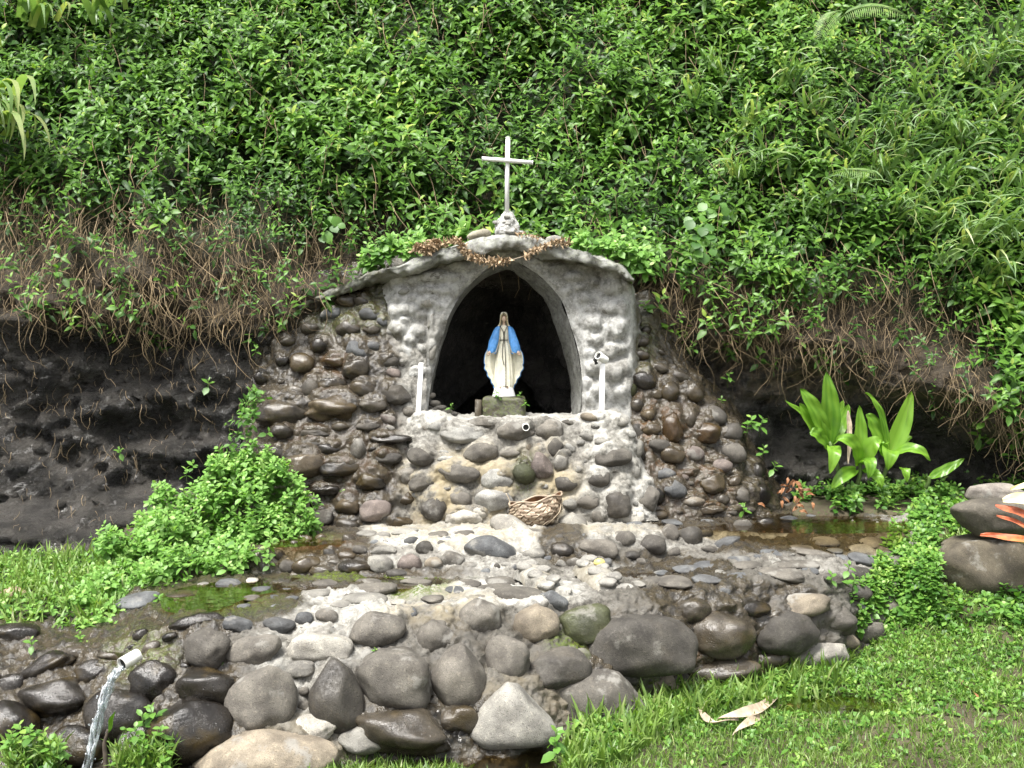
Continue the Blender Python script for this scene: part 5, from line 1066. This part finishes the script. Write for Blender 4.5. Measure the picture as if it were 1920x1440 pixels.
# veil: open-fronted drape over head and shoulders
rows = spline([(106,6,8),(112,30,34),(130,44,48),(165,52,55),(210,54,56),(255,60,58),(285,74,60),(305,92,58)], 40); n = 45; V = []
for k, th in enumerate((0, 7)):
    for i, (zy, hw, hd_) in enumerate(rows):
        op_ = np.interp(zy, [106, 135, 160, 220, 305], [.05, .40, .85, .95, .95]); a = np.linspace(-np.pi / 2 + op_, 1.5 * np.pi - op_, n); fo = 1 + .03 * np.sin(a * 12)
        V.append(np.stack([wx((hw - th) * np.cos(a) * fo), wx((hd_ - th) * np.sin(a) * fo + 4), np.full(n, zs(zy) - wx(th * .3))], -1))
V = np.concatenate(V) + SB; g1 = gridfaces(40, n); i = np.arange(39)
e = np.concatenate([np.stack([i*n, (i+1)*n, (i+1)*n+40*n, i*n+40*n], -1), np.stack([i*n+n-1, i*n+n-1+40*n, (i+1)*n+n-1+40*n, (i+1)*n+n-1], -1)])
build('veil', V, [np.concatenate([g1, g1[:, ::-1] + 40*n, e])], MAT['cream'], st)
parts = []
for sg in (-1, 1):
    c = spline([(sg * 14, 132, -44), (sg * 34, 160, -42), (sg * 42, 210, -34), (sg * 48, 260, -40), (sg * 56, 300, -46)], 20); parts.append(tube(np.stack([wx(c[:, 0]), wx(c[:, 2]), zs(c[:, 1])], -1) + SB, wx(8), 7))
V, f = merge(parts); build('hair', V, f, MAT['hair'], st)
V, f = tube(np.array([(wx(a_), wx(-54 + 12 * abs(a_ / 60) ** 2), zs(488)) for a_ in np.linspace(-58, 58, 12)]) + SB, wx(6), 6); build('sash', V, f, MAT['bead'], st)
# rosary hung round the neck
ro = empty('rosary', SB + [0, -wx(60), zs(500)]); tag(ro, 'black bead rosary draped down the front of the statue', 'rosary')
def beads(pts, r):
    bm = bmesh.new()
    for p in pts:
        g_ = bmesh.ops.create_icosphere(bm, subdivisions=1, radius=r); bmesh.ops.translate(bm, verts=g_['verts'], vec=Vector(p))
    V = np.array([v.co[:] for v in bm.verts]); F_ = np.array([[v.index for v in x.verts] for x in bm.faces]); bm.free(); return V, F_
def rpath(c, k): c = spline(c, k); return np.stack([wx(c[:, 0]), wx(c[:, 2]), zs(c[:, 1])], -1) + SB
bp = np.concatenate([rpath([(-48,300,-48),(-24,345,-60),(0,390,-64)], 12), rpath([(48,300,-48),(24,345,-60),(4,390,-64)], 12), rpath([(-4,390,-64),(-6,490,-66),(-18,600,-70),(-20,720,-82),(2,820,-88)], 38), rpath([(8,390,-64),(8,490,-66),(14,600,-72),(20,720,-84),(22,820,-90)], 38), rpath([(22,830,-92),(24,900,-94),(24,1000,-98),(24,1085,-100)], 16)])
V, f = beads(bp, wx(6.5)); q = build('bead', V, f, MAT['bead'], ro); q['kind'] = 'stuff'
parts = [tube(rpath([(24,1086,-102),(24,1104,-106),(22,1128,-118)], 4), wx(5), 6), tube(rpath([(-6,1112,-110),(24,1106,-108),(56,1116,-112)], 4), wx(5), 6)]; V, f = merge(parts); build('crucifix', V, f, MAT['bead'], ro)

# --- woven basket
BK = P(1004, 988, 9.02); bk = empty('woven_basket', BK); tag(bk, 'squashed plaited palm leaf basket lying below the altar wall', 'basket')
def bkpt(u, v, off=0.):
    """u angle 0..1, v 0 bottom..1 rim"""
    a = 2 * np.pi * u; w = np.interp(v, [0, .15, .5, 1], [.11, .165, .215, .215]) + off; d = np.interp(v, [0, .15, .5, 1], [.08, .12, .14, .07]) + off
    x = w * np.cos(a); y = d * np.sin(a); z = .005 + .235 * v + .045 * v * np.cos(a) - .012 * v * (np.sin(a) < 0) * np.abs(np.sin(a)) + .012 * v * np.sin(a * 5)
    return np.stack([x, y - .04 * v, z], -1) + BK
U, Vv = np.meshgrid(np.linspace(0, 1, 48, endpoint=False), np.linspace(0, 1, 14)); body = bkpt(U, Vv, -.006); nb = 14 * 48
build('lining', np.concatenate([body.reshape(-1, 3), BK[None] + [0, 0, .01]]), [gridfaces(14, 48, closed=True), np.stack([np.arange(48), np.roll(np.arange(48), -1), np.full(48, nb)], -1)], MAT['brownleaf'], bk)
NSX = 20
for fam in (1, -1):
    for k in range(NSX):
        t = np.linspace(0, 1, 34); uc = k / NSX + fam * t * .20; hw = .36 / NSX; ph = t * .20 * NSX * 2
        off = .006 * np.sign(np.sin(np.pi * (ph + (k + (fam < 0)) * 1.0)))
        off = np.convolve(np.pad(off, 1, 'edge'), np.ones(3) / 3, 'valid') + .005
        L_, R_ = [], []
        for tt, u_, o_ in zip(t, uc, off): L_.append(bkpt(u_ - hw, tt, o_)); R_.append(bkpt(u_ + hw, tt, o_))
        V = np.empty((68, 3)); V[0::2] = L_; V[1::2] = R_; i = np.arange(33)
        q = build('strip', V, np.stack([2*i, 2*i+1, 2*i+3, 2*i+2], -1), MAT['palmfib'], bk, smooth=False); g_ = random.uniform(.75, 1.25); q.color = (*[x * g_ for x in ((.42, .345, .25) if fam > 0 else (.22, .165, .115))], 1)
rim = bkpt(np.linspace(0, 1, 60), 1., .006) + [0, 0, .004]; V, f = tube(rim, .009, 6); build('rim', V, f, MAT['palmfib'], bk).color = (.33, .26, .19, 1)
for c in ([bkpt(.52, .95), bkpt(.52, .95) + [-.01, 0, .06], bkpt(.52, .95) + [-.035, .0, .11]], [bkpt(.98, .8), bkpt(.93, .5) + [0, -.03, 0], bkpt(.85, .1) + [0, -.03, .0]], [bkpt(.90, .3), bkpt(.84, .2) + [0, -.02, 0], bkpt(.80, .05) + [0, -.03, -.0]]):
    V, f = tube(spline(np.array(c), 10), .0035, 5); build('loose_fibre', V, f, MAT['palmfib'], bk).color = (.5, .42, .30, 1)

# --- lemon
lp = P(1124, 1055, 7.86); bm = bmesh.new(); bmesh.ops.create_uvsphere(bm, u_segments=24, v_segments=16, radius=1); V = np.array([v.co[:] for v in bm.verts]); F4 = [[v.index for v in x.verts] for x in bm.faces]; bm.free()
V = V * (1 + .18 * np.abs(V[:, 2:3]) ** 6); V = V * .033; V = V[:, [2, 0, 1]] * [1.12, 1, 1]
o = build('lemon', V, [np.array([q for q in F4 if len(q) == 4]), np.array([q for q in F4 if len(q) == 3])], MAT['lemon']); o.location = lp; tag(o, 'small pale yellow lemon left on the spillway kerb', 'lemon')

# --- loose stones on the roof
for px, py, rx, ry, an, c, lab in ((898, 441, 23, 10, 14, (.36, .34, .27), 'smooth buff oval stone lying on the roof beside the cross'), (1043, 451, 20, 9, -8, (.27, .265, .245), 'flat grey stone lying on the roof inside the garland end')):
    o = rock(px, py, 9.80, rx, ry, an, 'l', None, None, 'roof_stone'); o.color = (*c, 0); tag(o, lab, 'stone')
# --- dried garland
ga = empty('flower_garland', P(860, 470, 9.7)); tag(ga, 'garland of dried brown flowers draped over the hood of the arch', 'garland')
def gpath(pts, n, Y=None): c = spline(pts, n); return P(c[:, 0], c[:, 1], c[:, 2])
G1 = gpath([(775,470,9.76),(800,458,9.74),(830,457,9.74),(858,452,9.70),(868,465,9.68),(885,480,9.66),(910,489,9.64),(935,491,9.64),(955,488,9.64)], 120); G2 = gpath([(985,480,9.64),(1005,468,9.66),(1025,460,9.68),(1045,455,9.70),(1068,453,9.74)], 60); G3 = gpath([(970,436,9.72),(985,440,9.70),(1000,444,9.70),(1012,447,9.72)], 16); G4 = gpath([(782,462,9.74),(800,470,9.72),(820,455,9.76),(810,464,9.72),(790,468,9.74)], 70)
V, f = tube(np.concatenate([G1[::4], gpath([(958,488,9.64),(970,484,9.63),(984,480,9.64)], 5), G2[::4]]), .003, 5); build('string', V, f, MAT['dead'], ga)
gp = np.concatenate([np.repeat(G1, 5, 0), np.repeat(G2, 4, 0), np.repeat(G3, 3, 0), np.repeat(G4, 6, 0)]); n = len(gp); gp = gp + RNG.normal(0, .012, (n, 3)); d = nrm(RNG.normal(0, 1, (n, 3)) + [0, -.7, -.1])
o = scatter('dried_flower', [leaf_tpl(.5, .6, .5, 3), leaf_tpl(.35, -.5, .6, 3)], gp, frames(d, nrm(RNG.normal(0, 1, (n, 3)))), RNG.uniform(.025, .055, n), RNG.uniform(0, 1, n), MAT['petal'], ga); o['kind'] = 'stuff'

# --- broad strap-leaved plant
def strap(name, p0, p1, w, bow, mat, parent, fold=.25, n=16, seed=0):
    """leaf from base p0 to tip p1; bow = mid-point offset; 7 verts across"""
    p0, p1, bow = np.array(p0), np.array(p1), np.array(bow); t = np.linspace(0, 1, n); pm = (p0 + p1) / 2 + bow; c = ((1-t)**2)[:, None]*p0 + (2*t*(1-t))[:, None]*pm + (t**2)[:, None]*p1
    T = nrm(np.gradient(c, axis=0)); face = nrm(np.cross(T, np.cross(np.array([0, -.8, .55]), T))); side = nrm(np.cross(T, face)); pr = w / 2 * np.clip(np.sin(np.pi * np.clip(t * .93 + .03, 0, 1) ** .75) ** .8, .06, 1); pr[-1] = .001; V = []
    for i in range(n):
        for u in np.linspace(-1, 1, 7): V.append(c[i] + side[i] * u * pr[i] + face[i] * (abs(u) * fold * pr[i] + .008 * math.sin(i * 1.1 + u * 3 + seed)))
    V = np.array(V); tint = np.tile(.45 + .12 * np.cos(np.linspace(-1, 1, 7) * 9), n) + .15 * (seed % 5 - 2) / 2
    return build(name, V, gridfaces(n, 7), mat, parent, {'tint': np.clip(tint, 0, 1)})
ti = empty('strap_leaf_plant', P(1605, 905, 9.9)); tag(ti, 'broad leaved plant with glossy upright strap leaves below the rock ledge', 'plant')
TL = [ # base, tip, width px, bow (px x, px y, metres toward camera)
 ((1556,830),(1549,697),38,(2,0,.06)),((1554,832),(1500,729),34,(-6,-22,.10)),((1552,836),(1499,756),30,(-12,-8,.05)),((1560,832),(1591,758),26,(10,-8,-.06)),((1562,828),(1582,750),24,(2,0,-.14)),((1552,840),(1518,811),34,(-10,-18,.12)),((1548,820),(1472,751),13,(0,-10,.0)),
 ((1612,868),(1611,760),26,(2,0,.02)),((1608,872),(1567,824),34,(10,-34,.14)),((1615,870),(1652,826),32,(-4,-26,.08)),((1612,868),(1628,898),26,(10,-34,.16)),((1606,880),(1559,917),26,(-10,-14,.12)),((1618,880),(1652,917),22,(8,-12,.14)),((1556,838),(1556,888),26,(6,-30,.16)),
 ((1668,852),(1709,733),34,(4,10,.02)),((1664,850),(1622,736),14,(12,-36,.05)),((1660,850),(1624,777),34,(-4,-26,.02)),((1666,852),(1665,882),34,(-4,-40,.16)),((1674,850),(1744,864),22,(4,-32,.12)),((1672,852),(1710,822),20,(12,-22,-.1)),((1742,895),(1808,860),20,(-2,4,.04)),((1660,856),(1655,828),30,(-14,-14,.08)),((1690,880),(1700,905),18,(-2,-20,.1))]
for i, (b, tp, w, bw) in enumerate(TL):
    Y0 = 9.95; p0 = P(*b, Y0); p1 = P(*tp, Y0 - bw[2] * 1.2); strap('leaf', p0, p1, w * Y0 / F, (bw[0] * .005, -bw[2], -bw[1] * .005), MAT['ti'], ti, .28, 16, i)
strap('withered_leaf', P(1590, 770, 9.98), P(1590, 870, 9.95), .05, (.02, 0, 0), MAT['dead'], ti, .5)
for b, tp in (((1575,905),(1555,828)),((1608,908),(1612,866)),((1650,908),(1668,850)),((1735,915),(1742,893))):
    V, f = tube(spline(np.array([P(*b, 9.98), P((b[0]+tp[0])/2+3, (b[1]+tp[1])/2, 9.96), P(*tp, 9.95)]), 8), np.linspace(.022, .016, 8), 8); V[:, :] += 0; build('stalk', V, f, MAT['weedstem'], ti)

# --- boulders and fallen leaves on the right bank
def boulder(px, py, Y, rx, ry, an, col, wet, shape, lab, depth=.8):
    o = rock(px, py, Y, rx, ry, an, 'g', shape, None, 'boulder', depth=depth); o.color = (*col, wet); tag(o, lab, 'boulder'); return o
boulder(1842, 1062, 8.75, 92, 60, 0, (.090, .078, .058), .1, 'b', 'big squared dark boulder at the lawn edge under another boulder')
boulder(1866, 972, 8.72, 86, 40, -3, (.095, .086, .072), .1, 'o', 'long rounded boulder lying on top of the squared dark boulder')
boulder(1960, 1075, 8.9, 60, 62, 0, (.07, .06, .05), .2, None, 'dark boulder beside the squared boulder at the lawn edge')
boulder(1870, 925, 9.35, 62, 20, 0, (.22, .20, .18), 0, None, 'flat pale grey rock behind the long rounded boulder')
boulder(26, 1119, 7.6, 28, 20, 8, (.36, .28, .19), 0, None, 'tan rock half hidden in the left bank grass')
rl = [((1866,948),(2000,1010),17,'redleaf','red and pink strap leaf lying across the long boulder'),((1868,966),(2000,1035),10,'redleaf','narrow orange red strap leaf under the pink one'),((1880,938),(2000,950),26,'paleleaf','cream yellow strap leaf on top of the long boulder'),((1838,1003),(2000,1036),14,'redleaf','orange leaf with red margin draped between the two dark boulders'),((1895,918),(1990,905),12,'paleleaf','thin yellow leaf lying on the flat pale rock')]
for i, (a, b, w, m_, lab) in enumerate(rl):
    Y = 8.28 if i != 4 else 9.0
    o = strap('fallen_leaf', P(*a, Y), P(*b, Y - .03), w * Y / F, (0, -.05, .06), MAT[m_], None, .35, 16, i); tag(o, lab, 'fallen leaf')
def ground_leaf(pts, w, mat, lab, lift=.03):
    """curled strap on the lawn through photo pixels"""
    c = []
    for px, py in pts:
        Y = F * H / (py - 720)
        for _ in range(8): z = float(ground_z((px - 960) / F * Y, Y)); Y = (H - z - lift) * F / (py - 720)
        c.append(P(px, py, Y))
    c = spline(np.array(c), 22); T = nrm(np.gradient(c, axis=0)); s_ = nrm(np.cross(T, [0, -.4, 1.])); t = np.linspace(0, 1, 22); V = []
    for i in range(22):
        ww = w * math.sin(math.pi * min(1, t[i] * .94 + .04)) ** .6
        for u in (-1, -.5, 0, .5, 1): V.append(c[i] + s_[i] * u * ww / 2 + np.array([0, 0, 1]) * (abs(u) * ww * .35 + .012 * math.sin(t[i] * 9 + u)))
    return tag(build('fallen_leaf', np.array(V), gridfaces(22, 5), mat), lab, 'fallen leaf')
ground_leaf([(1345,1350),(1390,1345),(1430,1328),(1465,1300),(1488,1288)], .075, MAT['dead'], 'long bleached dry leaf curling across the lawn grass', .06)
ground_leaf([(1310,1328),(1322,1348),(1345,1356),(1385,1350)], .04, MAT['dead'], 'short bleached dry leaf hooked beside the long one', .05)
ground_leaf([(1375,1378),(1400,1362),(1428,1342),(1455,1328),(1500,1326)], .05, MAT['dead'], 'narrow bleached dry leaf lying under the long one', .04)
ground_leaf([(1510,1285),(1540,1290),(1580,1288)], .03, MAT['dead'], 'small straw coloured leaf beside the lawn puddle', .04)
ground_leaf([(1770,1128),(1820,1130),(1870,1132),(1925,1128)], .09, MAT['brownleaf'], 'brown curled leaf lying at the foot of the squared boulder', .05)
ground_leaf([(1790,1278),(1810,1285),(1835,1310)], .025, MAT['brownleaf'], 'thin brown leaf curled in the lawn', .04)
# brown litter by the right wing of the grotto
for i in range(26):
    px, py = random.gauss(1490, 16), random.gauss(928, 16); p = P(px, py, 9.55 - random.uniform(0, .1)); a = random.uniform(0, 6.28)
    o = strap('dead_leaf', p, p + np.array([.07 * math.cos(a), -.03, .06 * math.sin(a)]), .028, (0, -.02, .02), MAT['brownleaf'], None, .5, 7, i); tag(o, 'curled brown dead leaf heaped at the right foot of the grotto', 'dead leaf', 'dead leaves heaped beside the grotto')
# --- spout and jet at the lower left
sp = P(236, 1241, 6.02); d = nrm(np.array([-.50, -.80, -.25])); a, b = ring_pipe(sp + d * .03, sp - d * .085, .037, .10)
so = empty('spout_pipe', sp); tag(so, 'short white plastic spout pipe jutting from the black boulders', 'pipe'); q = build('pipe', *a, MAT['pvc'], so); build('bore_shade_disc', *b, MAT['black'], q, smooth=False)
j0 = sp + d * .03 + [0, 0, -.018]; t = np.linspace(0, 1, 60); T_ = .46; vel = np.array([-.50, -.30, -.20]); jc = j0 + vel * (t[:, None] * T_) + np.array([0, 0, -4.9]) * (t[:, None] * T_) ** 2
jet = empty('water_jet', j0); tag(jet, 'thin jet of clear water falling from the white spout pipe', 'water jet'); parts = []
for k in range(9):
    ph = random.uniform(0, 6.28); rr = random.uniform(.2, 1.) * .022; w_ = rr * (1 + .9 * t); c = jc + np.stack([w_ * np.cos(ph + 2.2 * t), w_ * np.sin(ph + 2.2 * t), 0 * t], -1) + .004 * np.stack([np.sin(t * 31 + k), np.cos(t * 27 + k * 2), 0 * t], -1)
    parts.append(tube(c[:random.randint(44, 60)], .0085 * (1 - .55 * t[:60]) * (1 + .5 * np.sin(t * random.uniform(30, 60) + ph)), 8) if False else tube(c, .0085 * (1 - .5 * t) * (1 + .55 * np.sin(t * random.uniform(30, 70) + ph)), 8))
V, f = merge(parts); V += (.004 * fbm(V * np.array([60, 60, 20.]), 2, 9))[:, None]; build('stream', V, f, MAT['jet'], jet)
dp = jc[RNG.integers(8, 60, 90)] + RNG.normal(0, .02, (90, 3)); bm = bmesh.new()
for p in dp:
    g_ = bmesh.ops.create_icosphere(bm, subdivisions=1, radius=random.uniform(.003, .007)); bmesh.ops.translate(bm, verts=g_['verts'], vec=Vector(p))
V = np.array([v.co[:] for v in bm.verts]); F_ = np.array([[v.index for v in x.verts] for x in bm.faces]); bm.free(); q = build('spray', V, F_, MAT['jet'], jet); q['kind'] = 'stuff'
# --- dead twig with one leaf
tw = empty('twig', P(196, 1440, 5.8)); tag(tw, 'short dark broken twig standing beside the water jet', 'twig')
V, f = tube(spline(np.array([P(196, 1470, 5.8), P(198, 1430, 5.8), P(196, 1395, 5.8), P(203, 1368, 5.8)]), 14), np.linspace(.015, .009, 14), 8); V += .002 * fbm(V * 60, 2, 3)[:, None]; build('stick', V, f, MAT['twig'], tw)
strap('leaf', P(204, 1372, 5.8), P(215, 1335, 5.76), .03, (0, -.01, 0), MAT['ti'], tw, .4, 8, 6)
